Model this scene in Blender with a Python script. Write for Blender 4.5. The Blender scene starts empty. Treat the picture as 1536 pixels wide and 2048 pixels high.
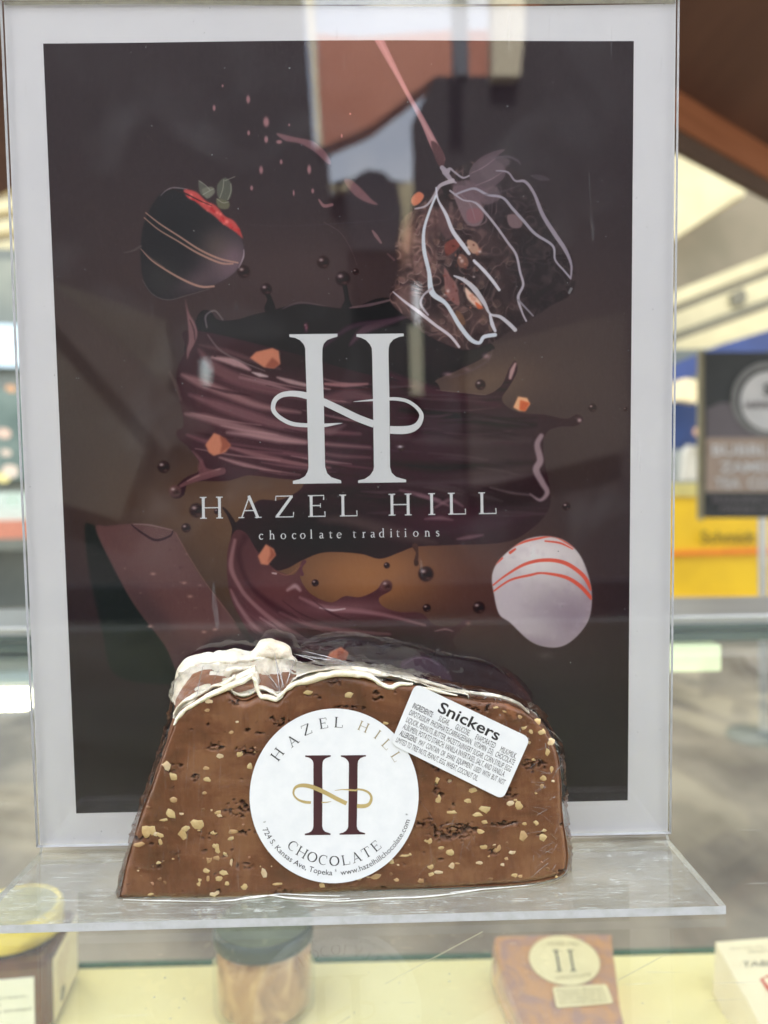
import bpy, bmesh, math, random
import numpy as np
from mathutils import Vector, Matrix
from mathutils.geometry import tessellate_polygon

# ------------------------------------------------------------------ camera, sky, sun, exposure
SC = bpy.context.scene
FPX = 1536.0                                   # focal length in pixels of the 1536 x 2048 photograph
CAM = np.array([0.007, -0.263, 0.119])
PITCH, YAW, ROLL = math.radians(0.9), math.radians(0.93), math.radians(-0.83)
LEAN = math.radians(-2.7)                      # the sheet leans a little towards the viewer
BASE_D = 0.0454
_cp, _sp = math.cos(PITCH), math.sin(PITCH)
FW = np.array([math.sin(YAW)*_cp, math.cos(YAW)*_cp, -_sp])
_r = np.cross(FW, [0, 0, 1.0]); _r /= np.linalg.norm(_r); _u = np.cross(_r, FW)
RT = _r*math.cos(ROLL) + _u*math.sin(ROLL)
UP = -_r*math.sin(ROLL) + _u*math.cos(ROLL)

cam_data = bpy.data.cameras.new('camera')
cam = bpy.data.objects.new('camera', cam_data)
SC.collection.objects.link(cam)
M = Matrix(((RT[0], UP[0], -FW[0], CAM[0]), (RT[1], UP[1], -FW[1], CAM[1]), (RT[2], UP[2], -FW[2], CAM[2]), (0, 0, 0, 1)))
cam.matrix_world = M
cam_data.sensor_fit = 'HORIZONTAL'; cam_data.sensor_width = 36.0; cam_data.lens = 36.0
cam_data.clip_start = 0.01; cam_data.clip_end = 200.0
cam_data.dof.use_dof = True; cam_data.dof.focus_distance = 0.243; cam_data.dof.aperture_fstop = 12.0
SC.camera = cam

SUN_EL, SUN_AZ = math.radians(50), math.radians(0)     # sun stands behind the sign, high
w = bpy.data.worlds.new('World'); SC.world = w; w.use_nodes = True
nt = w.node_tree; nt.nodes.clear()
sky = nt.nodes.new('ShaderNodeTexSky'); sky.sky_type = 'NISHITA'; sky.sun_disc = False
sky.sun_elevation = SUN_EL; sky.sun_rotation = SUN_AZ; sky.dust_density = 2.0
bg = nt.nodes.new('ShaderNodeBackground'); bg.inputs[1].default_value = 0.15
wo = nt.nodes.new('ShaderNodeOutputWorld')
# thin white cloud spread over the blue
_tc = nt.nodes.new('ShaderNodeTexCoord'); _cn = nt.nodes.new('ShaderNodeTexNoise'); _cn.inputs['Scale'].default_value = 2.2; _cn.inputs['Detail'].default_value = 6; _cn.inputs['Distortion'].default_value = .4
nt.links.new(_tc.outputs['Generated'], _cn.inputs['Vector'])
_mr = nt.nodes.new('ShaderNodeMapRange'); _mr.inputs[1].default_value = .3; _mr.inputs[2].default_value = .68; _mr.inputs[3].default_value = .05; _mr.inputs[4].default_value = .95
nt.links.new(_cn.outputs[0], _mr.inputs[0])
_mx = nt.nodes.new('ShaderNodeMix'); _mx.data_type = 'RGBA'; nt.links.new(_mr.outputs[0], _mx.inputs[0]); nt.links.new(sky.outputs[0], _mx.inputs[6]); _mx.inputs[7].default_value = (7.9, 7.75, 7.6, 1)
nt.links.new(_mx.outputs[2], bg.inputs[0]); nt.links.new(bg.outputs[0], wo.inputs[0])
sd = bpy.data.lights.new('sun', 'SUN'); sd.energy = 3.3; sd.angle = math.radians(0.5); sd.color = (1.0, 0.95, 0.87)
so = bpy.data.objects.new('sun', sd); SC.collection.objects.link(so); so.rotation_euler = (SUN_EL - math.pi/2, 0, 0)
SC.view_settings.view_transform = 'Standard'; SC.view_settings.look = 'None'
SC.view_settings.exposure = 2.10; SC.view_settings.gamma = 1.0
SC.cycles.use_denoising = True
SC.cycles.max_bounces = 10; SC.cycles.transparent_max_bounces = 24; SC.cycles.caustics_reflective = False
SC.cycles.sample_clamp_indirect = 6.0

# ------------------------------------------------------------------ geometry of the view
def ray(px, py):
    d = FW + RT*((px-768.0)/FPX) - UP*((py-1024.0)/FPX)
    return d
def on_plane(px, py, p0, n):
    d = ray(px, py); n = np.asarray(n, float)
    return CAM + d*(np.dot(np.asarray(p0, float)-CAM, n)/np.dot(d, n))
def on_z(px, py, z): return on_plane(px, py, (0, 0, z), (0, 0, 1))
def at_y(px, py, y): return on_plane(px, py, (0, y, 0), (0, 1, 0))
W_, H_ = 0.2159, 0.2794
SU = np.array([1.0, 0, 0]); SV = np.array([0, math.sin(LEAN), math.cos(LEAN)])
SN = np.array([0, -math.cos(LEAN), math.sin(LEAN)])     # towards the viewer
def sheet_uv(px, py):
    p = on_plane(px, py, (0, 0, 0), SN)
    return p[0]+W_/2, float(np.dot(p, SV))
def sheet_pt(u, v, off=0.0):
    return SU*(u-W_/2) + SV*v + SN*off
def mirrored(px, py, y):
    """the place on the plane y that the front sheet mirrors towards pixel (px, py)"""
    p = on_plane(px, py, SN*0.003, SN); d = p-CAM
    r = d - 2*np.dot(d, SN)*SN
    return p + r*((y-p[1])/r[1])

# ------------------------------------------------------------------ helpers
def srgb(r, g, b):
    f = lambda c: (c/255/12.92 if c/255 <= 0.04045 else ((c/255+0.055)/1.055)**2.4)
    return (f(r), f(g), f(b), 1.0)
def tag(o, label=None, cat=None, group=None, kind=None):
    if label: o['label'] = label
    if cat: o['category'] = cat
    if group: o['group'] = group
    if kind: o['kind'] = kind
    return o
def empty(name, loc, label, cat, group=None):
    o = bpy.data.objects.new(name, None); SC.collection.objects.link(o); o.location = loc
    o.empty_display_size = 0.01
    return tag(o, label, cat, group)
def mesh_obj(name, verts, faces, mat, parent=None, smooth=False):
    me = bpy.data.meshes.new(name); me.from_pydata([tuple(map(float, v)) for v in verts], [], [tuple(f) for f in faces]); me.update()
    if smooth: me.polygons.foreach_set('use_smooth', [True]*len(me.polygons))
    if mat is not None: me.materials.append(mat)
    o = bpy.data.objects.new(name, me); SC.collection.objects.link(o)
    if parent is not None:
        o.parent = parent; o.matrix_parent_inverse = Matrix.Translation(-Vector(parent.location))
    return o
def box_vf(x0, x1, y0, y1, z0, z1):
    v = [(x0,y0,z0),(x1,y0,z0),(x1,y1,z0),(x0,y1,z0),(x0,y0,z1),(x1,y0,z1),(x1,y1,z1),(x0,y1,z1)]
    f = [(0,3,2,1),(4,5,6,7),(0,1,5,4),(1,2,6,5),(2,3,7,6),(3,0,4,7)]
    return v, f
def bevel(o, w=0.001, seg=2):
    bm = bmesh.new(); bm.from_mesh(o.data)
    bmesh.ops.bevel(bm, geom=bm.edges[:], offset=w, segments=seg, affect='EDGES', profile=0.5, clamp_overlap=True)
    bm.to_mesh(o.data); bm.free()
    return o
def box(name, x0, x1, y0, y1, z0, z1, mat, parent=None, bev=0.0):
    v, f = box_vf(x0, x1, y0, y1, z0, z1)
    o = mesh_obj(name, v, f, mat, parent)
    if bev: bevel(o, bev)
    return o
def prism(name, pts, direction, mat, parent=None):
    """closed outline of 3-D points pushed along direction"""
    n = len(pts); d = np.asarray(direction, float)
    v = [np.asarray(p, float) for p in pts]; v2 = [p+d for p in v]
    tris = tessellate_polygon([[Vector(p) for p in v]])
    f = [tuple(t) for t in tris] + [tuple(i+n for i in reversed(t)) for t in tris]
    f += [(i, (i+1) % n, (i+1) % n+n, i+n) for i in range(n)]
    o = mesh_obj(name, v+v2, f, mat, parent)
    bm = bmesh.new(); bm.from_mesh(o.data); bmesh.ops.recalc_face_normals(bm, faces=bm.faces[:]); bm.to_mesh(o.data); bm.free()
    return o
def lathe(name, prof, centre, mat, parent=None, n=64, smooth=True):
    v = []; f = []
    for r, z in prof:
        for k in range(n):
            a = 2*math.pi*k/n; v.append((centre[0]+r*math.cos(a), centre[1]+r*math.sin(a), centre[2]+z))
    for i in range(len(prof)-1):
        for k in range(n):
            k2 = (k+1) % n; f.append((i*n+k, i*n+k2, (i+1)*n+k2, (i+1)*n+k))
    return mesh_obj(name, v, f, mat, parent, smooth)
def join_vf(parts):
    V = []; F = []
    for v, f in parts:
        o = len(V); V += list(v); F += [tuple(i+o for i in q) for q in f]
    return V, F

# noise on arrays
_rng = np.random.RandomState(7); _LAT = _rng.rand(64, 64, 64)
def noise3(x, y, z):
    x, y, z = np.broadcast_arrays(np.asarray(x, float), np.asarray(y, float), np.asarray(z, float))
    xi, yi, zi = np.floor(x).astype(int), np.floor(y).astype(int), np.floor(z).astype(int)
    fx, fy, fz = x-xi, y-yi, z-zi
    fx, fy, fz = fx*fx*(3-2*fx), fy*fy*(3-2*fy), fz*fz*(3-2*fz)
    g = lambda a, b, c: _LAT[(xi+a) & 63, (yi+b) & 63, (zi+c) & 63]
    x00 = g(0,0,0)*(1-fx)+g(1,0,0)*fx; x10 = g(0,1,0)*(1-fx)+g(1,1,0)*fx
    x01 = g(0,0,1)*(1-fx)+g(1,0,1)*fx; x11 = g(0,1,1)*(1-fx)+g(1,1,1)*fx
    return ((x00*(1-fy)+x10*fy)*(1-fz)+(x01*(1-fy)+x11*fy)*fz)*2-1
def fbm(x, y, z=0.0, o=4):
    s = 0; a = 1; t = 0
    for k in range(o):
        s = s + a*noise3(x*2**k+k*7.3, y*2**k+k*3.1, np.asarray(z)*2**k+k*5.7); t += a; a *= 0.5
    return s/t

# ------------------------------------------------------------------ materials
def new_mat(name):
    m = bpy.data.materials.new(name); m.use_nodes = True; m.node_tree.nodes.clear()
    return m, m.node_tree.nodes, m.node_tree.links
def pbr(name, col, rough=0.6, col2=None, scale=30.0, bump=0.0, bscale=None, metal=0.0, coat=0.0, spec=0.5, stretch=(1,1,1), detail=4, lo=0.35, hi=0.65, trans=0.0, sss=0.0, rough2=None, dist=0.0):
    m, N, L = new_mat(name)
    p = N.new('ShaderNodeBsdfPrincipled'); o = N.new('ShaderNodeOutputMaterial'); L.new(p.outputs[0], o.inputs[0])
    p.inputs['Roughness'].default_value = rough; p.inputs['Metallic'].default_value = metal
    p.inputs['Coat Weight'].default_value = coat; p.inputs['Specular IOR Level'].default_value = spec
    p.inputs['Transmission Weight'].default_value = trans
    if sss:
        p.inputs['Subsurface Weight'].default_value = sss; p.inputs['Subsurface Radius'].default_value = (0.004, 0.002, 0.001); p.inputs['Subsurface Scale'].default_value = 1.0
    tc = N.new('ShaderNodeTexCoord'); mp = N.new('ShaderNodeMapping'); L.new(tc.outputs['Object'], mp.inputs[0]); mp.inputs['Scale'].default_value = stretch
    nz = N.new('ShaderNodeTexNoise'); nz.inputs['Scale'].default_value = scale; nz.inputs['Detail'].default_value = detail; nz.inputs['Roughness'].default_value = 0.6; nz.inputs['Distortion'].default_value = dist
    L.new(mp.outputs[0], nz.inputs['Vector'])
    r = N.new('ShaderNodeValToRGB'); r.color_ramp.elements[0].position = lo; r.color_ramp.elements[1].position = hi
    c2 = col2 if col2 else tuple(min(1, c*0.82) for c in col[:3])+(1,)
    r.color_ramp.elements[0].color = c2; r.color_ramp.elements[1].color = col
    L.new(nz.outputs[0], r.inputs[0]); L.new(r.outputs[0], p.inputs['Base Color'])
    if rough2 is not None:
        mr = N.new('ShaderNodeMapRange'); mr.inputs[3].default_value = rough; mr.inputs[4].default_value = rough2
        L.new(nz.outputs[0], mr.inputs[0]); L.new(mr.outputs[0], p.inputs['Roughness'])
    if bump:
        n2 = N.new('ShaderNodeTexNoise'); n2.inputs['Scale'].default_value = bscale or scale*3; n2.inputs['Detail'].default_value = 5
        L.new(mp.outputs[0], n2.inputs['Vector'])
        b = N.new('ShaderNodeBump'); b.inputs['Strength'].default_value = bump; b.inputs['Distance'].default_value = 0.001
        L.new(n2.outputs[0], b.inputs['Height']); L.new(b.outputs[0], p.inputs['Normal'])
    return m
def emit(name, col, s):
    m, N, L = new_mat(name)
    e = N.new('ShaderNodeEmission'); e.inputs[0].default_value = col; e.inputs[1].default_value = s
    o = N.new('ShaderNodeOutputMaterial'); L.new(e.outputs[0], o.inputs[0]); return m
def clear(name, ior=1.49, tint=(1,1,1,1), rough=0.0, gain=1.9, haze=None, bump=None, bothsides=False):
    """thin clear sheet: see-through, Fresnel mirror on its outer face; haze = (colour, node builder) of dust and scratches"""
    m, N, L = new_mat(name)
    t = N.new('ShaderNodeBsdfTransparent'); t.inputs[0].default_value = tint
    g = N.new('ShaderNodeBsdfGlossy'); g.inputs['Roughness'].default_value = rough
    fr = N.new('ShaderNodeFresnel'); fr.inputs[0].default_value = ior
    mu = N.new('ShaderNodeMath'); mu.operation = 'MULTIPLY'; mu.inputs[1].default_value = gain; mu.use_clamp = True
    L.new(fr.outputs[0], mu.inputs[0]); fac = mu.outputs[0]
    if not bothsides:
        ge = N.new('ShaderNodeNewGeometry'); iv = N.new('ShaderNodeMath'); iv.operation = 'SUBTRACT'; iv.inputs[0].default_value = 1.0
        L.new(ge.outputs['Backfacing'], iv.inputs[1]); m2 = N.new('ShaderNodeMath'); m2.operation = 'MULTIPLY'
        L.new(fac, m2.inputs[0]); L.new(iv.outputs[0], m2.inputs[1]); fac = m2.outputs[0]
    base = t.outputs[0]
    if haze:
        d = N.new('ShaderNodeBsdfDiffuse'); d.inputs[0].default_value = haze[0]
        mx0 = N.new('ShaderNodeMixShader'); L.new(haze[1](N, L), mx0.inputs[0]); L.new(t.outputs[0], mx0.inputs[1]); L.new(d.outputs[0], mx0.inputs[2]); base = mx0.outputs[0]
    if bump: bn = bump(N, L); L.new(bn, g.inputs['Normal']); L.new(bn, fr.inputs['Normal'])
    mx = N.new('ShaderNodeMixShader'); L.new(fac, mx.inputs[0]); L.new(base, mx.inputs[1]); L.new(g.outputs[0], mx.inputs[2])
    o = N.new('ShaderNodeOutputMaterial'); L.new(mx.outputs[0], o.inputs[0]); return m
def nd_noise(N, L, scale, stretch=(1,1,1), rot=(0,0,0), detail=3, dist=0.0, rough=0.5, coord='Object'):
    tc = N.new('ShaderNodeTexCoord'); mp = N.new('ShaderNodeMapping'); mp.inputs['Scale'].default_value = stretch; mp.inputs['Rotation'].default_value = rot
    L.new(tc.outputs[coord], mp.inputs[0]); n = N.new('ShaderNodeTexNoise'); n.inputs['Scale'].default_value = scale; n.inputs['Detail'].default_value = detail
    n.inputs['Distortion'].default_value = dist; n.inputs['Roughness'].default_value = rough
    L.new(mp.outputs[0], n.inputs['Vector']); return n.outputs[0]
def nd_range(N, L, s, a, b, c, d):
    r = N.new('ShaderNodeMapRange'); r.inputs[1].default_value = a; r.inputs[2].default_value = b; r.inputs[3].default_value = c; r.inputs[4].default_value = d; r.clamp = True
    L.new(s, r.inputs[0]); return r.outputs[0]
def nd_math(N, L, op, a, b):
    m = N.new('ShaderNodeMath'); m.operation = op
    for i, x in enumerate((a, b)):
        if isinstance(x, (int, float)): m.inputs[i].default_value = x
        else: L.new(x, m.inputs[i])
    return m.outputs[0]
# ------------------------------------------------------------------ the printed picture on the poster (drawn in code)
TW, TH = 1240, 1605
def tx(px, py):
    u, v = sheet_uv(px, py); return (u/W_*TW, (1-v/H_)*TH)
def cat(pts, closed, n=8):
    P = np.array(pts, float); m = len(P); out = []
    for i in range(m if closed else m-1):
        if closed: a, b, c, d = P[(i-1) % m], P[i], P[(i+1) % m], P[(i+2) % m]
        else: a, b, c, d = P[max(i-1,0)], P[i], P[i+1], P[min(i+2,m-1)]
        for k in range(n):
            t = k/n
            out.append(0.5*((2*b)+(-a+c)*t+(2*a-5*b+4*c-d)*t*t+(-a+3*b-3*c+d)*t**3))
    if not closed: out.append(P[-1])
    return np.array(out)
def gblur(a, s):
    if s <= 0: return a
    r = int(3*s+1); k = np.exp(-0.5*(np.arange(-r, r+1)/s)**2); k /= k.sum()
    a = np.pad(a, r, mode='edge')
    a = np.apply_along_axis(lambda q: np.convolve(q, k, 'valid'), 0, a)
    return np.apply_along_axis(lambda q: np.convolve(q, k, 'valid'), 1, a)
class Paint:
    def __init__(s): s.im = np.zeros((TH, TW, 3))
    def _mask(s, P, blur):
        pad = int(3*blur+3)
        x0, y0 = int(max(0, P[:,0].min()-pad)), int(max(0, P[:,1].min()-pad))
        x1, y1 = int(min(TW, P[:,0].max()+pad+1)), int(min(TH, P[:,1].max()+pad+1))
        if x1 <= x0 or y1 <= y0: return None
        m = np.zeros((y1-y0, x1-x0)); X, Y = P[:,0], P[:,1]; X2, Y2 = np.roll(X,-1), np.roll(Y,-1)
        xs = np.arange(x0, x1+1, dtype=float)
        for yy in range(y0, y1):
            for sub in (0.17, 0.5, 0.83):
                y = yy+sub; c = (Y <= y) != (Y2 <= y)
                if not c.any(): continue
                xi = np.sort(X[c]+(y-Y[c])/(Y2[c]-Y[c])*(X2[c]-X[c]))
                for a, b in zip(xi[0::2], xi[1::2]):
                    e = np.clip(xs, a, b); m[yy-y0] += (e[1:]-e[:-1])/3
        return (x0, y0, x1, y1, gblur(np.clip(m,0,1), blur) if blur > 0 else np.clip(m,0,1))
    def poly(s, pts, blur=0.6, smooth=True, n=6):
        Q = cat(pts, True, n) if smooth else np.array(pts, float)
        P = np.array([tx(*q) for q in Q]); r = s._mask(P, blur)
        full = np.zeros((TH, TW))
        if r: full[r[1]:r[3], r[0]:r[2]] = r[4]
        return full
    def put(s, mask, col, a=1.0):
        s.im += (np.array(col, float)-s.im)*(mask*a)[..., None]
    def fill(s, pts, col, a=1.0, blur=0.6, smooth=True, clip=None):
        m = s.poly(pts, blur, smooth)
        if clip is not None: m = m*clip
        s.put(m, col, a); return m
    def stroke(s, pts, wd, col, a=1.0, blur=0.7, clip=None, smooth=True, taper=False):
        Q = cat(pts, False, 8) if smooth else np.array(pts, float)
        n = len(Q); t = np.linspace(0, 1, n)
        if np.isscalar(wd): Wd = np.full(n, float(wd))
        else: Wd = np.interp(t, np.linspace(0, 1, len(wd)), wd)
        if taper: Wd = Wd*np.sin(np.pi*np.clip(t*0.96+0.02, 0, 1))**0.6
        P = np.array([tx(*q) for q in Q]); k = TW/1300.0; mask = {}
        pad = Wd.max()/2+blur*2+2
        x0, y0 = int(max(0, P[:,0].min()-pad)), int(max(0, P[:,1].min()-pad)); x1, y1 = int(min(TW, P[:,0].max()+pad+1)), int(min(TH, P[:,1].max()+pad+1))
        if x1 <= x0 or y1 <= y0: return
        m = np.zeros((y1-y0, x1-x0))
        for i in range(n-1):
            a0, b0 = P[i], P[i+1]; pd = max(Wd[i], Wd[i+1])/2+blur*2+1
            bx0, by0 = int(max(x0, min(a0[0],b0[0])-pd)), int(max(y0, min(a0[1],b0[1])-pd))
            bx1, by1 = int(min(x1, max(a0[0],b0[0])+pd+1)), int(min(y1, max(a0[1],b0[1])+pd+1))
            if bx1 <= bx0 or by1 <= by0: continue
            yy, xx = np.mgrid[by0:by1, bx0:bx1]; xx = xx+0.5; yy = yy+0.5
            d = b0-a0; L2 = max(d@d, 1e-9); tt = np.clip(((xx-a0[0])*d[0]+(yy-a0[1])*d[1])/L2, 0, 1)
            dist = np.hypot(xx-a0[0]-tt*d[0], yy-a0[1]-tt*d[1]); wv = (Wd[i]+(Wd[i+1]-Wd[i])*tt)*k/2
            c = np.clip((wv-dist)/(2*blur)+0.5, 0, 1)*np.clip(wv*2, 0, 1)
            sl = m[by0-y0:by1-y0, bx0-x0:bx1-x0]; np.maximum(sl, c, out=sl)
        if clip is not None: m = m*clip[y0:y1, x0:x1]
        sub = s.im[y0:y1, x0:x1]; sub += (np.array(col, float)-sub)*(m*a)[..., None]
    def blob(s, x, y, rx, ry, col, a=1.0, clip=None, rot=0.0, hard=1.0):
        cx, cy = tx(x, y); k = TW/1300.0; R = max(rx, ry)*k*3
        x0, y0, x1, y1 = int(max(0,cx-R)), int(max(0,cy-R)), int(min(TW,cx+R)), int(min(TH,cy+R))
        if x1 <= x0 or y1 <= y0: return
        yy, xx = np.mgrid[y0:y1, x0:x1]; dx, dy = xx-cx, yy-cy; c, n = math.cos(rot), math.sin(rot)
        q = ((dx*c+dy*n)/(rx*k))**2+((-dx*n+dy*c)/(ry*k))**2
        m = np.exp(-q**hard)
        if clip is not None: m = m*clip[y0:y1, x0:x1]
        sub = s.im[y0:y1, x0:x1]; sub += (np.array(col, float)-sub)*(m*a)[..., None]
    def ball(s, x, y, r, col=(42,26,28), hl=(190,165,165)):
        s.blob(x, y, r*1.05, r*1.05, col, 1, hard=5); s.blob(x+r*0.2, y+r*0.25, r*0.6, r*0.6, (30,18,20), 0.6)
        s.blob(x-r*0.35, y-r*0.35, r*0.34, r*0.26, hl, 0.8)
        s.blob(x+r*0.3, y+r*0.6, r*0.4, r*0.2, (105,75,70), 0.5)

def paint_poster():
    p = Paint(); rnd = random.Random(3)
    yy, xx = np.mgrid[0:TH, 0:TW]
    p.im[:] = (45, 37, 42)
    B = p.blob
    B(560, 800, 500, 430, (68,52,52), .8); B(230, 800, 200, 400, (70,58,54), .5); B(1150, 800, 190, 300, (72,58,55), .75)
    B(520, 1030, 260, 110, (112,80,58), .8); B(740, 1150, 210, 95, (142,94,62), 1.0); B(760, 1150, 120, 50, (158,108,70), .6)
    B(980, 1180, 150, 120, (92,58,52), .8); B(470, 1150, 120, 140, (84,66,52), .6); B(960, 760, 120, 60, (104,82,68), .8)
    B(620, 540, 220, 80, (76,60,60), .6); B(1100, 1250, 160, 130, (62,44,46), .6); B(780, 1500, 700, 140, (38,32,36), .9); B(780,250,500,200,(40,34,42),.4)
    # fine grain of the print
    # ---- upper drips and the dark ribbon
    dark = (30, 25, 31)
    up = p.fill([(372,600),(378,640),(386,655),(400,625),(420,622),(436,640),(470,640),(500,632),(540,622),(600,607),(640,612),(680,617),(710,615),(780,596),(900,640),(985,690),(975,705),(958,720),(905,745),(870,762),(880,780),(900,900),(420,900),(372,720),(376,660)], dark, 1)
    for (x, y, r, nx) in ((532,578,11,540), (685,557,14,694)):
        p.stroke([(nx,616),(nx,600),(x+4,y+12),(x,y)], [22,9,9,16], (28,20,26)); p.ball(x, y, r, (38,24,30))
    p.stroke([(650,612),(600,606),(565,618)], [2,5,2], (90,75,80), .6)
    p.stroke([(700,616),(740,610),(782,600)], [3,6,4], (122,96,100), .7); p.stroke([(700,690),(730,660),(790,640),(820,632)], [4,16,10,2], (78,56,66), .9, 3)
    p.stroke([(640,700),(700,655),(780,640)], [3,10,3], (66,46,58), .8, 3)
    # main ribbon
    main = [(380,660),(372,700),(354,745),(360,800),(368,850),(354,862),(358,878),(378,895),(402,930),(396,944),(372,955),(350,975),(341,988),(352,997),(368,990),(376,966),(400,962),(450,962),(478,955),(500,950),(560,957),(604,962),(600,980),(560,1000),(520,1000),(498,1018),(478,1040),(468,1058),(500,1120),(545,1140),(575,1136),(605,1120),(650,1104),(720,1107),(760,1117),(800,1104),(832,1093),(900,1090),(1010,1084),(1062,1058),(1096,1020),(1100,980),(1090,930),(1086,885),(1096,862),(1120,853),(1150,852),(1166,840),(1154,829),(1132,838),(1090,830),(1040,826),(1012,812),(1004,795),(1020,770),(1034,742),(1030,722),(1018,738),(1002,772),(972,790),(930,786),(872,780),(700,740),(560,700)]
    mm = p.fill(main, (48,30,36), 1)
    C = lambda q: np.clip(q, 0, 1)
    B(470, 800, 130, 110, (88,54,60), .7, mm); B(520, 920, 160, 60, (70,40,48), .7, mm); B(820, 880, 190, 90, (52,27,38), .9, mm); B(980, 930, 90, 90, (66,54,56), .8, mm)
    B(640, 1070, 170, 70, (30,28,30), .95, mm); B(1020, 1010, 80, 40, (42,36,38), .8, mm); B(900, 1040, 130, 30, (60,30,42), .8, mm); B(600, 720, 130, 30, (40,30,32), .9, mm); B(860,710,90,40,(38,28,34),.7)
    B(1000,870,80,50,(50,38,42),.8,mm)
    # sheen lines sweeping across the ribbon
    S = lambda pts, wd, col=(132,96,100), a=.8, bl=2.0: p.stroke(pts, wd, col, a, bl, clip=np.clip(mm+up,0,1))
    S([(398,700),(430,735),(480,760),(545,780),(620,796),(700,805)], [4,22,24,18,10,3], (112,76,80), .75, 4)
    S([(425,715),(470,725),(500,740)], [4,16,4], (178,140,142), .85, 3)
    S([(400,690),(450,702),(510,722),(560,738)], [2,10,8,3], (90,62,66), .8, 3)
    S([(505,745),(520,750),(535,753)], [2,8,3], (205,180,180), .8, 2)
    S([(555,755),(580,763),(620,772),(660,778)], [3,9,7,3], (185,152,152), .75, 2.2)
    S([(480,755),(540,768),(585,784),(640,800)], [3,9,8,3], (150,112,116), .7, 3)
    S([(365,750),(400,765),(450,785),(520,812),(600,825)], [5,18,16,12,3], (150,110,112), .75, 4)
    S([(380,790),(440,812),(500,832),(560,850),(640,862),(720,868)], [4,18,20,16,10,3], (118,80,86), .8, 4)
    S([(372,828),(410,835),(460,850),(540,870),(620,885),(740,895)], [4,14,16,14,8,3], (152,114,116), .75, 4)
    S([(455,865),(520,872),(560,880),(610,886)], [3,14,12,3], (176,136,138), .75, 4)
    S([(375,870),(420,885),(480,895),(560,905),(640,915)], [3,10,12,9,3], (112,72,80), .8, 3.5)
    S([(460,895),(520,912),(600,928),(660,935)], [3,12,10,3], (136,94,98), .75, 3)
    S([(440,915),(490,930),(560,945)], [3,9,3], (160,120,122), .8, 2.5)
    S([(385,905),(400,920),(412,945)], [6,8,3], (120,84,88), .7, 3)
    S([(520,940),(560,945),(600,950)], [3,8,3], (150,108,110), .7, 2)
    S([(650,768),(690,770),(735,768)], [5,9,4], (160,110,112), .8, 2); S([(650,775),(700,780),(740,778)], [2,3,2], (60,24,30), .9, 1)
    S([(650,800),(700,790),(745,800),(775,830)], [20,22,16,6], (104,68,74), .7, 5); S([(640,905),(680,912),(740,915)], [4,8,3], (120,84,88), .6, 3)
    S([(690,850),(660,862),(640,858)], [3,16,8], (112,82,86), .7, 4)
    for k in range(26):
        x0 = rnd.uniform(380, 640); y0 = rnd.uniform(745, 940); L = rnd.uniform(70, 190); d = 0.22+0.1*(940-y0)/200-0.1
        S([(x0,y0),(x0+L/2,y0+L*d*0.6),(x0+L,y0+L*d)], [1,rnd.uniform(2,7),1], rnd.choice([(140,102,106),(96,60,68),(42,22,28),(42,22,28),(168,128,130)]), .6, 1.8)
    S([(760,740),(830,770),(900,790),(1000,812)], [4,20,18,4], (66,36,46), .7, 5); S([(800,820),(900,830),(1000,846),(1070,850)], [4,16,20,6], (28,20,26), .8, 5)
    S([(760,870),(860,880),(960,884),(1060,880)], [4,14,16,5], (72,58,60), .6, 6); S([(770,925),(870,935),(970,930),(1070,925)], [4,20,18,5], (30,20,26), .7, 6); S([(780,965),(880,968),(980,960),(1060,950)], [4,12,14,4], (80,66,70), .5, 5)
    S([(600,990),(700,985),(800,1000),(900,1000)], [6,26,24,6], (36,24,30), .8, 6); S([(780,1055),(880,1062),(980,1050),(1060,1030)], [4,12,16,5], (56,34,44), .7, 5)
    for k in range(34):
        x0 = rnd.uniform(700, 980); y0 = rnd.uniform(760, 1060); L = rnd.uniform(60, 160)
        S([(x0,y0),(x0+L/2,y0+rnd.uniform(-3,6)),(x0+L,y0+rnd.uniform(-4,8))], [1,rnd.uniform(2,7),1], rnd.choice([(92,70,76),(70,50,58),(24,16,22),(24,16,22),(58,34,44)]), .5, 2.2)
    for k in range(16):
        x0 = rnd.uniform(800, 980); y0 = rnd.uniform(830, 1010); L = rnd.uniform(60, 140)
        S([(x0,y0),(x0+L/2,y0+5),(x0+L,y0+14)], [1,rnd.uniform(3,8),1], rnd.choice([(88,74,74),(70,54,60),(36,22,30)]), .45, 3)
    S([(1082,872),(1074,890),(1080,920),(1072,940),(1084,965),(1094,985),(1080,1000),(1060,988)], [10,12,14,14,12,10,6,2], (150,126,132), .9, 2.5)
    S([(1060,990),(1020,985),(980,975)], [4,5,2], (110,92,96), .6, 2)
    for q in (((870,1015),(900,1000),(925,1012)), ((835,990),(870,1000),(900,1012)), ((850,1038),(880,1036),(905,1040)), ((915,1078),(940,1074),(965,1070)), ((800,980),(840,990),(880,1000))):
        S(list(q), [3,9,3], (120,86,96), .7, 2.5)
    S([(640,1040),(700,1040),(770,1060),(830,1075),(870,1085)], [4,22,26,18,4], (84,66,64), .6, 8)
    p.stroke([(1030,728),(1024,742),(1020,756)], [5,9,6], (178,140,138), .9, 2); p.stroke([(1150,835),(1160,842)], [3,8], (60,44,46), 1, 2); B(1158,840,4,4,(180,150,150),.8)
    p.stroke([(872,780),(930,786),(972,790)], 1.6, (110,90,84), .6, .8); p.stroke([(985,700),(975,722),(940,742),(900,756)], [3,4,4,2], (90,72,76), .6, 2)
    B(972,712,7,5,(160,130,134),.7); B(895,748,9,4,(140,112,118),.7); B(932,738,8,4,(120,96,100),.6)
    # left spike
    p.fill([(371,598),(378,625),(392,650),(395,670),(388,690),(380,705),(375,720),(374,700),(378,680),(376,650)], (128,92,94), .9, 1.2)
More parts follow.
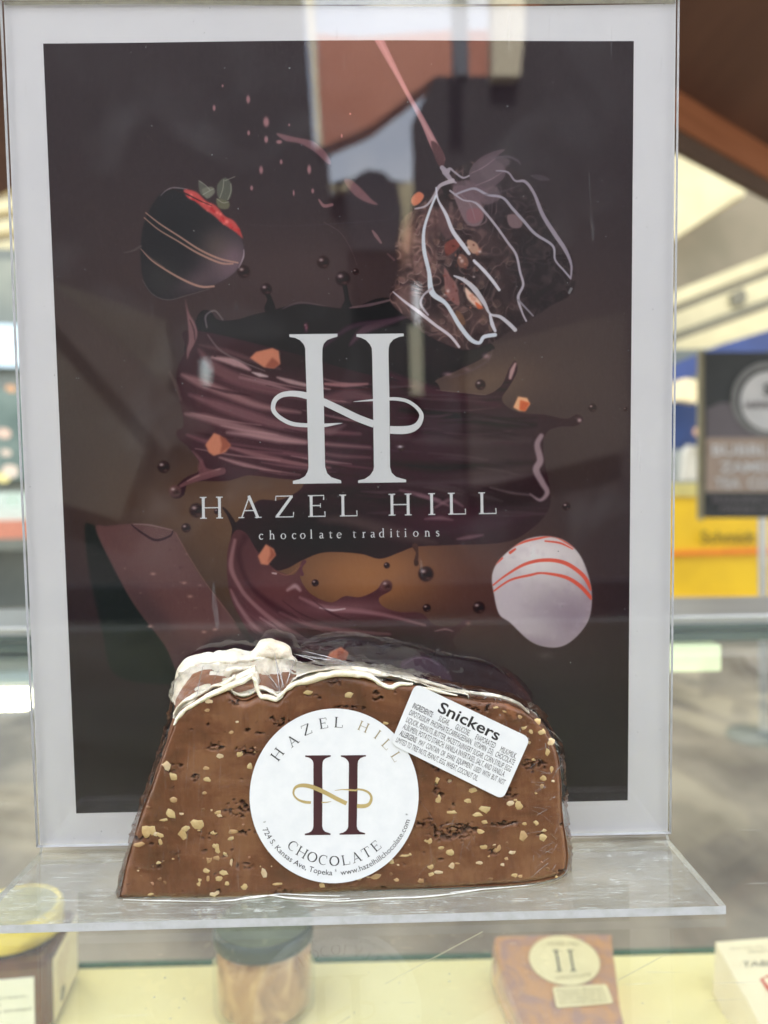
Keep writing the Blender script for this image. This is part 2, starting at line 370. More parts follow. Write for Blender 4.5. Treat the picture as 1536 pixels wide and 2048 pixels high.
    p.stroke([(380,640),(388,660),(390,680)], [2,4,2], (70,45,50), .8, 1)
    p.stroke([(414,655),(412,632),(430,622),(446,640)], [3,4,3,2], (140,130,130), .6, 1.5); p.stroke([(416,670),(440,700),(480,722),(530,742)], [3,4,4,2], (110,92,94), .7, 1.2)
    p.stroke([(340,745),(352,770),(362,800)], [3,8,3], (110,92,90), .5, 3)
    # tail at the left bottom and its drop
    p.stroke([(445,942),(410,952),(382,962),(362,972)], [14,14,9,6], (104,68,72), .95, 1.5); p.stroke([(440,938),(400,950),(375,962)], [3,5,2], (160,120,118), .7, 1.5)
    p.ball(350, 982, 12, (92,62,62)); p.fill([(378,962),(400,958),(396,935),(404,918),(412,935),(440,945)], (110,72,76), .8, 1.2)
    # tendril from the dark shape under the lettering
    p.stroke([(447,1016),(458,1030),(470,1055),(472,1075)], [4,7,12,20], (40,26,28), 1, 1)
    p.stroke([(830,1092),(834,1105),(832,1122)], [12,5,9], (70,46,42), 1, 1); B(832,1126,5,6,(58,38,34),1,hard=3)
    # ---- lower swirl
    low = [(470,1062),(456,1100),(455,1150),(462,1195),(478,1230),(505,1275),(545,1320),(640,1372),(760,1400),(900,1420),(1060,1420),(1020,1345),(960,1310),(918,1298),(906,1278),(925,1256),(940,1244),(930,1240),(908,1252),(870,1250),(842,1226),(800,1224),(768,1214),(758,1196),(782,1180),(780,1166),(766,1163),(752,1180),(720,1194),(690,1192),(662,1205),(625,1190),(606,1168),(600,1148),(610,1122),(604,1122),(596,1140),(582,1150),(550,1138),(515,1102),(492,1066)]
    lm = p.fill(low, (78,46,50), 1)
    T = lambda pts, wd, col=(134,94,98), a=.8, bl=2.5: p.stroke(pts, wd, col, a, bl, clip=lm)
    B(560, 1170, 70, 50, (100,62,62), .8, lm); B(530,1240,60,40,(92,54,60),.8,lm); B(700, 1270, 120, 24, (48,26,32), .9, lm); B(820,1290,120,40,(42,26,34),.9,lm); B(690,1215,90,16,(120,82,86),.8,lm)
    B(900,1340,160,50,(36,28,34),.8,lm)
    T([(470,1080),(462,1130),(475,1165),(500,1200),(560,1250),(640,1290)], [6,10,8,8,10,3], (142,102,104), .8)
    T([(490,1075),(478,1110),(500,1170),(560,1220),(640,1262),(720,1275)], [14,10,8,14,12,3], (60,32,38), .8, 4)
    T([(462,1180),(480,1215),(520,1262),(600,1300)], [4,8,10,3], (150,112,114), .7, 3)
    T([(520,1235),(570,1265),(630,1292),(690,1305)], [3,8,8,3], (160,122,124), .7, 2.5)
    T([(500,1250),(540,1300),(600,1335)], [3,7,3], (120,82,86), .7, 3)
    T([(560,1225),(620,1250),(700,1262),(780,1268)], [3,9,8,3], (126,84,88), .7, 3)
    T([(600,1195),(650,1215),(720,1222),(780,1232),(850,1250)], [4,10,9,7,3], (146,104,108), .75, 3)
    T([(575,1180),(590,1172),(600,1180)], [4,10,5], (176,142,144), .8, 3); T([(640,1215),(665,1220),(690,1217)], [2,4,2], (215,190,190), .8, 1.2); T([(545,1146),(552,1147)], [3,4], (205,180,180), .8, 1.2)
    T([(480,1260),(492,1290),(510,1320)], [3,6,2], (150,110,110), .7, 1.5); T([(640,1255),(700,1268),(760,1270)],[2,5,2],(100,66,72),.7,2)
    T([(870,1262),(890,1258),(905,1262)], [2,5,2], (140,110,112), .6, 1.5)
    p.stroke([(604,1148),(602,1135),(610,1123)], [8,5,6], (88,52,60), 1, 1); p.stroke([(545,1139),(575,1150),(603,1130)], [1,2,1], (150,100,80), .5)
    B(768,1172,8,6,(150,116,116),.7); p.ball(773, 1170, 11, (96,62,60)); B(936,1246,5,4,(120,84,80),.8)
    for k in range(10):
        x0 = rnd.uniform(480, 640); y0 = rnd.uniform(1190, 1290)
        T([(x0,y0),(x0+40,y0+28),(x0+100,y0+50)], [1,rnd.uniform(2,5),1], rnd.choice([(150,112,114),(52,28,34),(108,70,74)]), .55, 1.5)
    # ---- far splash at the top
    p.fill([(553,267),(590,275),(625,283),(650,303),(662,325),(655,328),(630,305),(600,288),(570,282)], (128,90,96), .9, 1.2)
    p.fill([(688,362),(702,360),(725,380),(742,398),(756,410),(735,406),(708,390)], (126,88,92), .9, 1.2)
    for x, y, rx, ry in ((496,199,4,8),(428,216,3,6),(532,244,6,10),(578,250,2,3),(497,266,3,5),(532,279,4,7),(558,284,6,4),(562,324,3,5),(522,340,4,8),(618,339,4,9),(503,376,3,5),(587,386,2,6),(625,382,3,5),(445,172,2,3),(683,272,2,4),(700,228,2,2)):
        B(x, y, rx, ry, (166,118,122), .9, hard=2)
    p.stroke([(638,400),(648,412),(664,410)], [3,7,6], (140,100,104), .9, 1); p.stroke([(745,462),(752,472),(762,486)], [3,7,4], (140,104,106), .8, 1); p.stroke([(775,508),(788,520)], [3,5], (110,80,84), .7, 1)
    p.stroke([(648,445),(680,465),(700,495),(714,530)], 1.2, (90,72,74), .7, .6); p.stroke([(500,450),(600,452),(780,440)], 1.0, (70,62,72), .5, .8)
    for x, y, r in ((487,543,12),(646,524,12),(711,543,6),(327,933,12),(393,1020,14),(434,1022,6),(372,1055,9),(851,1147,15),(853,1215,8),(957,1214,12),(630,1165,7),(773,1130,6),(960,769,10),(1132,1012,8),(1184,815,8),(802,895,7),(612,652,6),(430,712,1.5),(1250,818,4),(800,580,1.5)):
        p.ball(x, y, r)
    B(800,893,6,3,(200,190,200),.7); B(612,655,3,8,(130,80,100),.8)
    # ---- strawberry dipped in dark chocolate
    sb = p.fill([(318,392),(345,377),(375,378),(405,398),(440,420),(470,448),(486,485),(488,515),(470,545),(440,565),(410,578),(370,590),(338,600),(305,588),(288,560),(282,520),(284,470),(295,430)], (34,34,38), 1, 1)
    B(460,525,45,55,(122,98,108),.9,sb,0.5); B(400,560,60,22,(88,72,78),.8,sb,-0.4); B(320,560,40,40,(52,52,52),.7,sb); B(340,450,55,50,(28,32,36),.7,sb); B(430,490,30,30,(98,84,76),.5,sb)
    p.stroke([(322,392),(332,382),(348,376),(375,379)], [1,2,3,2], (130,116,122), .8, .8); p.stroke([(488,500),(487,515),(478,536)], [1,3,1], (190,170,180), .7, 1.2)
    p.stroke([(285,560),(305,588),(335,600),(372,592),(420,578)], [1,1.5,2,1.5,1], (95,90,92), .7, 1)
    red = p.fill([(368,380),(392,384),(412,402),(432,412),(450,432),(468,442),(480,460),(486,478),(478,470),(462,458),(446,448),(428,432),(408,418),(392,404),(376,396)], (188,76,74), 1, 1.2)
    for k in range(34):
        t = rnd.random(); x = 378+105*t+rnd.uniform(-7,7); y = 388+80*t+rnd.uniform(-8,8); B(x, y, 3, 3, rnd.choice([(178,40,46),(240,120,112),(200,60,60)]), .8, red)
    p.stroke([(345,378),(372,388),(400,402),(424,412)], [2,3,2,1], (44,30,34), .9, .8)
    for q, wd, c in (([(398,362),(412,372),(425,388),(412,394),(400,386)],0,(92,92,84)),([(436,368),(450,356),(462,366),(464,386),(456,402),(440,400),(434,386)],0,(88,90,80)),([(434,398),(458,405),(456,418),(438,416)],0,(100,98,78)),([(404,380),(424,374),(430,386),(414,398)],0,(112,112,100))):
        p.fill(q, c, .95, .9)
    for q in ([(398,362),(410,370),(420,380)],[(406,390),(420,382),(428,378)],[(440,396),(446,378),(448,360)],[(456,400),(462,384),(462,368)],[(450,362),(460,358),(470,354)],[(434,398),(446,406),(458,404)]): p.stroke(q, 1.4, (160,160,146), .7, .6)
    for q, wd in (([(292,426),(320,448),(360,474),(400,500),(440,518),(476,526)],[2,3,3.5,4,4,3]),([(289,436),(318,460),(355,482),(395,506),(440,526),(466,528)],[2,2.5,3,4,4,3]),([(282,498),(305,522),(345,548),(380,566),(405,574),(428,573)],[1,3,4,4.5,4.5,4])):
        p.stroke(q, wd, (176,134,118), .85, .8, clip=None)
    p.stroke([(282,498),(300,514),(330,536)], 1.3, (120,95,88), .7, .6); p.stroke([(248,506),(266,502),(282,493)], [1,4,5], (88,80,78), .6, 1.5)
    # ---- stick and the dipped apple
    p.fill([(736,56),(756,56),(768,80),(812,172),(846,232),(872,280),(890,318),(880,322),(862,296),(838,240),(800,170),(748,80)], (166,118,122), 1, .8)
    p.stroke([(760,84),(806,172),(840,236),(868,285)], [5,6,6,5], (194,150,150), .6, 2)
    p.fill([(862,284),(872,286),(884,300),(890,318),(886,336),(876,330),(866,306)], (86,58,62), .95, 1)
    ap = p.fill([(905,345),(860,392),(835,415),(812,432),(797,455),(790,495),(796,540),(783,575),(780,600),(792,618),(820,640),(850,668),(900,692),(932,700),(965,692),(990,682),(1020,662),(1060,640),(1100,612),(1140,590),(1150,560),(1142,510),(1110,450),(1080,400),(1040,350),(1000,330),(950,322)], (48,38,40), 1, 1)
    B(835, 500, 38, 80, (122,92,86), .9, ap, .1); B(815,470,14,36,(168,128,108),.8,ap,.2); B(880,640,60,34,(86,62,60),.8,ap,.6); B(1080,520,80,110,(38,34,38),.9,ap); B(930,480,40,70,(64,48,50),.6,ap); B(960,630,70,30,(72,54,50),.6,ap); B(985,395,60,60,(50,42,50),.7,ap)
    # rough chopped-nut coat of the apple
    U, Vv = xx/17.0, yy/17.0
    n1 = 1-np.abs(noise3(U+1.5*noise3(U*.6, Vv*.6, 5), Vv+1.5*noise3(U*.6+9, Vv*.6, 5), 1.0))*2.2
    n2 = noise3(U*2.1, Vv*2.1, 3.0); n3 = noise3(U*.35, Vv*.35, 7.0)
    cx_, _ = tx(1040, 500); c0, _ = tx(800, 500); lf = np.clip((cx_-xx)/(cx_-c0), 0, 1)**.8
    p.put(ap*np.clip(n1*1.6-.7+n2*.5, 0, 1)*(.22+.75*lf), (146,112,108), .75)
    p.put(ap*np.clip(.25-n1+n2*.6, 0, 1)*(.4+.6*lf), (34,22,26), .65)
    p.put(ap*np.clip(n3*2-.3, 0, 1)*lf, (122,88,86), .6); p.put(ap*np.clip(-n3*2-.4, 0, 1), (30,24,28), .5)
    for k in range(70):
        a = rnd.uniform(0, 2*math.pi); r = math.sqrt(rnd.random()); x = 930+150*r*math.cos(a); y = 530+150*r*math.sin(a)
        l2 = max(.15, min(1, (1080-x)/260)); q = [(x+rnd.uniform(4,11)*math.cos(t), y+rnd.uniform(4,11)*math.sin(t)) for t in (0, 1.2, 2.5, 3.7, 5)]
        c = rnd.choice([(132,100,94),(104,74,70),(58,38,40),(160,124,106),(84,56,58)]); p.fill(q, c, .55*l2, 1.2, clip=ap)
        p.stroke([q[0], q[1], q[2]], [1,2,1], (205,180,172), .35*l2, .8, clip=ap)
    # flakes and nuts showing
    F = lambda q, c, a=.95, b=.9, cl=None: p.fill(q, c, a, b, clip=cl)
    F([(938,345),(955,320),(985,304),(1010,300),(990,318),(1005,330),(1010,352),(990,372),(970,382),(945,370)], (88,70,78)); F([(905,378),(930,372),(950,392),(968,420),(960,450),(935,450),(918,420)], (122,100,106), .9); F([(930,360),(960,372),(975,385),(960,400),(938,384)], (100,78,88),.7)
    F([(935,420),(958,418),(966,436),(948,448),(934,440)], (130,90,96)); F([(1014,432),(1032,430),(1045,442),(1040,456),(1020,454)], (116,94,98)); F([(888,538),(900,552),(912,570),(918,610),(900,600),(890,580)], (150,98,94), .7)
    F([(935,480),(952,486),(958,502),(946,508),(936,496)], (178,138,118)); F([(920,508),(934,516),(936,532),(922,536),(914,524)], (120,80,70)); F([(930,575),(945,588),(958,600),(964,614),(950,612),(934,596)], (228,190,170), .95, 1.2); F([(950,604),(962,612),(966,616),(956,618)], (200,96,60))
    F([(890,488),(910,478),(920,490),(906,506),(892,510)], (130,64,56), .8); F([(912,620),(926,632),(930,650),(912,644)], (120,84,60), .7); F([(838,384),(848,392),(840,406),(828,412),(822,404),(826,392)], (206,120,92)); F([(1060,352),(1080,350),(1100,360),(1080,362)], (80,70,78), .6)
    for k in range(40):
        x = rnd.uniform(885, 960); y = rnd.uniform(480, 620); B(x, y, rnd.uniform(1.5,4), rnd.uniform(1.5,4), rnd.choice([(190,120,100),(60,26,26),(240,220,210),(110,50,44)]), .6, ap)
    # ribs of the rough coat at the left
    for q in ([(858,410),(850,450),(846,500),(852,550)],[(840,420),(826,460),(822,510),(832,560)],[(815,440),(806,480),(806,520),(812,560)],[(868,420),(872,470),(868,520)],[(796,580),(826,606),(860,640),(896,672)]):
        p.stroke(q, [2,7,6,2], (70,48,48), .6, 2.5, clip=ap)
    F([(905,372),(930,362),(960,380),(990,372),(1000,395),(975,410),(950,402),(925,400)], (104,84,92), .75, 1.4); F([(880,410),(896,430),(905,470),(892,478),(878,450)], (92,66,68), .8, 1.5); F([(955,330),(985,312),(1020,322),(1000,345),(975,360)], (96,78,86), .7, 1.6)
    for q in ([(940,348),(965,336),(990,318)],[(950,372),(980,360),(1006,344)],[(920,388),(940,410),(950,440)],[(966,420),(972,440),(960,452)]): p.stroke(q, [1,2.5,1], (144,120,128), .55, 1)
    B(812,480,14,44,(176,140,120),.7,ap,.15); B(808,600,22,30,(120,92,88),.6,ap); B(870,650,50,18,(110,82,78),.5,ap,.6)
    # white drizzle
    W = (206,204,214)
    for q, wd, c in (
        ([(884,336),(893,344),(900,338),(908,344),(925,356),(938,352)], [9,12,5,4,4,3], (160,150,160)),
        ([(890,345),(902,360),(912,366)], [12,8,3], (158,146,156)),
        ([(905,362),(880,372),(868,392),(852,412),(830,418)], [9,7,5,4,3], (176,164,172)),
        ([(872,392),(860,420),(848,460),(848,500),(858,545),(864,585),(890,606),(905,628),(918,650),(940,678),(958,686),(968,674),(990,670)], [4,5,6,8,8,12,8,8,9,9,7,8,8], (208,214,224)),
        ([(862,578),(846,592),(842,610),(856,630)], [5,4,5,4], (176,166,174)),
        ([(872,376),(876,400),(892,430),(905,462),(925,490),(938,508)], [3,4,7,8,9,6], W),
        ([(948,522),(968,542),(985,562),(998,580)], [6,7,7,6], W),
        ([(908,552),(930,562),(950,580),(968,606),(980,628),(1000,634),(1018,648),(1030,660)], [3,8,11,8,4,7,8,8], (196,192,200)),
        ([(980,630),(984,648),(990,662)], [5,8,6], W),
        ([(786,584),(810,604),(840,626),(870,650),(900,672),(918,694)], [2,5,7,6,6,5], (206,196,204)),
        ([(900,382),(925,400),(945,404),(960,414),(990,450),(1015,485),(1032,510),(1040,545),(1046,570),(1036,595),(1044,625),(1052,642)], [4,3,3,5,5,5,5,5,5,6,4,4], (170,162,172)),
        ([(1036,600),(1050,615),(1066,632)], [4,4,3], (130,124,134)),
        ([(910,390),(930,382),(950,378),(975,390),(1005,396),(1025,418),(1045,440),(1070,468),(1105,492),(1110,520),(1128,542),(1140,556)], [4,4,5,5,5,6,6,6,5,4,4,4], (158,152,164)),
        ([(992,342),(1015,345),(1030,362),(1050,364),(1068,388),(1085,430),(1110,470),(1130,500),(1142,530),(1141,558)], [2,4,4,6,6,8,9,8,5,3], (148,138,150)),
        ([(1138,586),(1142,578)], [5,6], (110,110,112))):
        p.stroke(q, wd, c, .95, .8)
    p.stroke([(990,316),(1015,314),(1035,322),(1040,330)], [2,5,4,1], (88,76,86), .7, 2); p.stroke([(970,390),(1010,382),(1040,370)], [2,4,1], (80,68,76), .6, 2)
    # ---- fudge bar at the left
    F([(170,1055),(182,1048),(196,1060),(225,1120),(300,1230),(350,1320),(375,1360),(300,1366),(228,1345),(205,1260),(180,1150)], (34,38,38), .95, 2)
    br = F([(192,1057),(215,1052),(262,1048),(300,1052),(348,1062),(360,1080),(400,1150),(450,1215),(486,1270),(520,1310),(520,1372),(380,1372),(330,1290),(270,1210),(225,1130)], (94,66,66), 1, 1.5)
    B(330,1110,70,60,(104,78,76),.7,br); B(400,1220,70,70,(98,68,66),.6,br,.9); B(300,1230,30,90,(70,54,56),.8,br,-.6); B(380,1330,60,50,(70,48,58),.6,br)
    p.stroke([(264,1050),(285,1066),(312,1080),(340,1072),(346,1062)], [2,4,5,4,2], (52,36,42), .9, 1); p.stroke([(268,1048),(300,1050),(345,1060)], [2,3,2], (140,112,116), .7, 1.2)
    p.stroke([(352,1066),(372,1102),(412,1166),(470,1244)], 1.6, (140,104,96), .5, 1)
    for k in range(46): B(300+rnd.uniform(-60,170), 1200+rnd.uniform(-130,120), rnd.uniform(1,4), rnd.uniform(1,3), rnd.choice([(150,118,110),(80,56,58),(128,98,94)]), .5, br)
    for x, y in ((306,1147),(368,1165),(380,1192),(408,1263),(430,1258),(300,1252)): B(x, y, 5, 3, (170,130,118), .7)
    # ---- white truffle at the right
    tr = F([(1100,1073),(1130,1082),(1158,1108),(1176,1150),(1183,1195),(1176,1240),(1150,1275),(1120,1293),(1085,1292),(1055,1278),(1020,1245),(998,1228),(988,1190),(984,1150),(1000,1118),(1040,1085),(1070,1074)], (196,184,186), 1, 1)
    B(1070,1120,80,40,(228,220,218),.8,tr); B(1100,1220,70,50,(162,148,156),.75,tr); B(1020,1180,30,50,(196,182,190),.5,tr); B(1150,1240,50,60,(128,110,124),.7,tr); B(1060,1290,80,22,(124,106,118),.6,tr); B(1180,1180,16,60,(140,120,132),.6,tr); B(1060,1100,40,18,(234,224,224),.6,tr)
    for k in range(90): B(1085+rnd.uniform(-95,95), 1180+rnd.uniform(-105,105), rnd.uniform(3,10), rnd.uniform(3,9), rnd.choice([(206,192,198),(164,146,158),(190,176,184)]), .18, tr)
    for q, wd in (([(986,1170),(1012,1150),(1050,1128),(1090,1120),(1130,1126),(1165,1150),(1182,1178)],[3,4,6,7,8,8,7]),([(987,1182),(1020,1160),(1060,1150),(1085,1146),(1130,1154),(1160,1172),(1182,1196)],[3,4,5,4,7,8,7]),([(1010,1102),(1040,1086),(1075,1077),(1110,1074),(1150,1096)],[3,5,4,3,3]),([(1090,1082),(1120,1086),(1145,1098)],[3,4,2]),([(990,1128),(1004,1116)],[5,4]),([(1020,1105),(1030,1098)],[6,4])):
        p.stroke(q, wd, (214,84,66), .95, .8, clip=tr)
    B(1090,1310,14,8,(84,72,74),.6)
    # blueberry and the lower dark fruit
    F([(410,1290),(470,1268),(560,1262),(640,1272),(720,1268),(800,1282),(880,1300),(950,1310),(1000,1330),(1026,1370),(1040,1420),(700,1440),(400,1400)], (44,38,46), .62, 5)
    F([(800,1330),(822,1314),(850,1312),(880,1326),(902,1352),(900,1390),(820,1380)], (76,60,74), .95, 1.2); p.stroke([(806,1330),(826,1318),(852,1316),(878,1330)], [2,3,3,2], (120,100,116), .6, 1.2)
    # ---- caramel pieces
    def gem(q, dk, c1=(192,120,94), c2=(140,76,60)):
        p.fill(q, c1, 1, 1.3, smooth=False); p.fill(dk, c2, .9, 1.6, smooth=False)
    gem([(500,716),(512,704),(545,696),(558,702),(561,728),(548,737),(528,735)], [(545,715),(560,728),(548,737),(530,734)])
    gem([(411,890),(428,866),(440,870),(462,890),(452,904),(428,912),(418,905)], [(440,872),(444,890),(440,908),(462,892),(452,876)])
    gem([(516,1112),(532,1088),(548,1098),(552,1110),(536,1130),(522,1128)], [(540,1092),(541,1110),(534,1126),(552,1110)])
    gem([(1026,815),(1036,793),(1054,796),(1060,808),(1050,822),(1038,822)], [(1040,800),(1060,806),(1050,823),(1038,820)], (236,168,124), (190,84,48))
    gem([(650,1322),(660,1304),(682,1293),(697,1305),(690,1322),(670,1330)], [(676,1300),(697,1305),(690,1324),(674,1318)])
    # faint fibres of the paper print
    g = noise3(xx/1.3, yy/9.0, 0.0)*1.6+noise3(xx/1.7, yy/1.7, 4.0)*1.6
    p.im += g[..., None]
    p.im = np.clip(p.im, 8, 255)
    return p.im

# ------------------------------------------------------------------ lettering
def stroke_poly(pts, ws):
    """flat strip along a centre line; returns verts (2-D) and quads"""
    P = np.array(pts, float); n = len(P)
    Wd = np.interp(np.linspace(0,1,n), np.linspace(0,1,len(ws)), ws) if not np.isscalar(ws) else np.full(n, float(ws))
    T = np.gradient(P, axis=0); T /= np.maximum(np.linalg.norm(T, axis=1, keepdims=True), 1e-9); Nn = np.stack([-T[:,1], T[:,0]], 1)
    a = P+Nn*Wd[:,None]/2; b = P-Nn*Wd[:,None]/2
    return list(a)+list(b), [(i, i+1, n+i+1, n+i) for i in range(n-1)]
def arc(cx, cy, rx, ry, a0, a1, n=20):
    return [(cx+rx*math.cos(math.radians(a0+(a1-a0)*k/(n-1))), cy+ry*math.sin(math.radians(a0+(a1-a0)*k/(n-1)))) for k in range(n)]
TK, TN, SF = 0.125, 0.05, 0.045
def _serif(x, y, wd=0.30, up=1):
    return ([(x-wd/2, y+SF/2*up), (x+wd/2, y+SF/2*up)], SF)
def _stem(x, w=TK): return ([(x, 0), (x, 0.12), (x, 0.5), (x, 0.88), (x, 1)], [w*1.5, w, w*0.96, w, w*1.5])
GL = {   # advance, strokes (centre line, widths); capital height 1, x-height about 0.62
 'H': (1.16, [_stem(.2), _stem(.92), _serif(.2,0), _serif(.92,0), _serif(.2,1,up=-1), _serif(.92,1,up=-1), ([(.2,.5),(.92,.5)], TN)]),
 'I': (.46, [_stem(.22), _serif(.22,0), _serif(.22,1,up=-1)]),
 'L': (.86, [_stem(.2), _serif(.2,1,up=-1), ([(.06,SF/2),(.84,SF/2)], SF), ([(.83,0),(.815,.26)], [.02,.05])]),
 'E': (.88, [_stem(.2), ([(.06,SF/2),(.82,SF/2)], SF), ([(.06,1-SF/2),(.78,1-SF/2)], SF), ([(.2,.52),(.62,.52)], TN), ([(.82,0),(.80,.24)], [.02,.05]), ([(.77,1),(.755,.78)], [.02,.05]), ([(.61,.42),(.61,.62)], [.03,.03])]),
 'Z': (.94, [([(.08,1-SF/2),(.84,1-SF/2)], SF), ([(.06,SF/2),(.86,SF/2)], SF), ([(.80,.97),(.12,.03)], TK), ([(.09,1),(.075,.78)], [.02,.05]), ([(.85,0),(.87,.24)], [.02,.05])]),
 'A': (1.04, [([(.14,0),(.50,1.0)], TN), ([(.47,1.02),(.87,0)], TK), _serif(.13,0,.26), _serif(.88,0,.30), ([(.24,.34),(.74,.34)], TN)]),
 'T': (.94, [_stem(.46), _serif(.46,0), ([(.04,1-SF/2),(.88,1-SF/2)], SF), ([(.05,1),(.035,.78)], [.02,.05]), ([(.87,1),(.885,.78)], [.02,.05])]),
 'C': (1.02, [(arc(.54,.5,.43,.48,50,310), [.05,.05,.09,.13,.13,.09,.05,.04]), ([(.82,1.0),(.84,.72)], [.02,.05])]),
 'O': (1.10, [(arc(.54,.5,.44,.47,90,270), [.05,.13,.14,.13,.05]), (arc(.54,.5,.44,.47,-90,90), [.05,.13,.14,.13,.05])]),
 'c': (.55, [(arc(.29,.30,.22,.28,40,320), [.09,.06,.10,.11,.10,.05])]),
 'o': (.62, [(arc(.30,.30,.235,.28,90,270), [.05,.12,.05]), (arc(.30,.30,.235,.28,-90,90), [.05,.12,.05])]),
 'e': (.56, [(arc(.29,.30,.22,.28,5,320), [.08,.08,.05,.11,.11,.05]), ([(.08,.33),(.49,.33)], .045)]),
 'h': (.68, [([(.16,0),(.16,.95)], .11), _serif(.16,0,.24), ([(.06,.93),(.2,.95)], .05), (arc(.34,.36,.16,.22,160,0), [.04,.09,.11]), ([(.5,.38),(.5,0)], .11), _serif(.5,0,.22)]),
 'n': (.68, [([(.16,0),(.16,.6)], .11), _serif(.16,0,.24), ([(.06,.56),(.2,.6)], .05), (arc(.34,.36,.16,.22,160,0), [.04,.09,.11]), ([(.5,.38),(.5,0)], .11), _serif(.5,0,.22)]),
 'l': (.34, [([(.16,0),(.16,.95)], .11), _serif(.16,0,.24), ([(.06,.93),(.2,.95)], .05)]),
 'i': (.34, [([(.16,0),(.16,.6)], .11), _serif(.16,0,.24), ([(.06,.56),(.2,.6)], .05), ([(.10,.82),(.22,.82)], .12)]),
 't': (.42, [([(.18,.75),(.18,.2),(.2,.08),(.28,.03),(.38,.07)], [.03,.11,.11,.08,.03]), ([(.04,.57),(.38,.57)], .05)]),
 'a': (.56, [([(.08,.50),(.16,.57),(.28,.57),(.36,.5),(.37,.3),(.37,.1),(.42,.03),(.52,.05)], [.09,.05,.05,.10,.11,.11,.06,.03]), ([(.36,.34),(.2,.3),(.1,.2),(.11,.08),(.22,.03),(.36,.1)], [.04,.06,.11,.11,.06,.04])]),
 'r': (.46, [([(.16,0),(.16,.6)], .11), _serif(.16,0,.26), ([(.06,.56),(.2,.6)], .05), ([(.18,.42),(.26,.54),(.38,.56)], [.04,.08,.12])]),
 'd': (.64, [(arc(.30,.30,.22,.28,60,300), [.05,.12,.05]), ([(.48,0),(.48,.95)], .11), ([(.38,.93),(.5,.95)], .05), ([(.46,SF/2),(.6,SF/2)], SF)]),
 's': (.48, [([(.38,.48),(.3,.56),(.18,.56),(.1,.46),(.18,.36),(.32,.26),(.38,.14),(.28,.03),(.16,.03),(.07,.12)], [.06,.05,.07,.10,.11,.11,.10,.07,.05,.06])]),
 ' ': (.5, []),
}
def glyph(ch, n=0):
    parts = []
    for pts, ws in GL[ch][1]:
        if len(pts) > 2: pts = [tuple(q) for q in cat(pts, False, 4)] if len(pts) < 15 else pts
        parts.append(stroke_poly(pts, ws))
    return parts
def letters_mesh(name, items, place, mat, parent):
    """items: (char, x, y, height, angle); place(x, y, k) -> 3-D point, k separates overlapping strokes by microns"""
    V = []; F = []; k = 0
    for ch, x, y, h, a, sx in items:
        c, s = math.cos(a), math.sin(a); adv = GL[ch][0]
        for v, f in glyph(ch):
            o = len(V); k += 1
            for q in v:
                gx, gy = (q[0]-adv/2)*h*sx, q[1]*h
                V.append(place(x+gx*c-gy*s, y+gx*s+gy*c, k % 9))
            F += [tuple(i+o for i in ff) for ff in f]
    return mesh_obj(name, V, F, mat, parent)
_font_cache = {}
def sans_mesh(text, bold=0.0, space=1.0):
    """outline text from Blender's built-in font as (verts 2-D, faces) in units of its size"""
    key = (text, bold, space)
    if key in _font_cache: return _font_cache[key]
    cu = bpy.data.curves.new('t', 'FONT'); cu.body = text; cu.offset = bold; cu.resolution_u = 3; cu.space_character = space
    ob = bpy.data.objects.new('t', cu); SC.collection.objects.link(ob)
    dg = bpy.context.evaluated_depsgraph_get(); me = bpy.data.meshes.new_from_object(ob.evaluated_get(dg))
    V = [(v.co.x, v.co.y) for v in me.vertices]; F = [tuple(p.vertices) for p in me.polygons]
    bpy.data.objects.remove(ob); bpy.data.curves.remove(cu); bpy.data.meshes.remove(me)
    _font_cache[key] = (V, F); return V, F
def sans_fit(text, x0, x1, y, h, place, bold=0.0, k=0):
    """text between x0 and x1 on baseline y with capital height h"""
    V, F = sans_mesh(text, bold); xs = [v[0] for v in V]; a, b = min(xs), max(xs)
    return [place(x0+(v[0]-a)/(b-a)*(x1-x0), y+v[1]/0.70*h, k) for v in V], F
def logo_outlines():
    s = 1/4.389; L = []
    left = [(258,127),(680,122),(680,148),(640,158),(590,178),(560,210),(549,250),(547,340),(560,700),(572,1290),(590,1345),(625,1380),(712,1408),(714,1432),(290,1438),(290,1412),(350,1398),(395,1372),(420,1330),(427,1290),(412,700),(400,340),(398,250),(385,215),(350,178),(310,158),(260,150)]
    right = [(846,125),(1260,120),(1262,143),(1220,150),(1170,172),(1138,210),(1129,250),(1128,330),(1136,700),(1141,1290),(1155,1340),(1195,1378),(1282,1402),(1282,1424),(862,1430),(862,1408),(920,1395),(968,1362),(995,1320),(1000,1290),(992,700),(985,330),(982,250),(965,215),(930,178),(890,158),(848,148)]
    sw1 = ([(725,905),(640,916),(560,925),(415,925),(300,915),(220,885),(150,835),(116,780),(130,710),(180,665),(250,648),(330,650),(420,668),(480,688),(560,720),(700,785),(850,858),(1000,915)], [2,20,32,36,36,36,36,38,40,44,48,52,60,62,62,62,62,62])
    sw2 = ([(820,718),(900,711),(990,704),(1135,693),(1210,695),(1290,712),(1360,755),(1408,810),(1415,860),(1385,920),(1330,955),(1250,967),(1140,965)], [2,10,18,28,30,30,30,34,40,52,64,70,66])
    f = lambda q: (q[0]*s+520, q[1]*s+640)
    return [f(q) for q in left], [f(q) for q in right], ([f(q) for q in sw1[0]], [w*s for w in sw1[1]]), ([f(q) for q in sw2[0]], [w*s for w in sw2[1]])
def rounded(pts, passes=1): return [tuple(q) for q in cat(pts, True, 3)]
def flat_poly(pts, place, k=0):
    P = [place(x, y, k) for x, y in pts]
    return P, [tuple(t) for t in tessellate_polygon([[Vector((x, y, 0)) for x, y in pts]])]

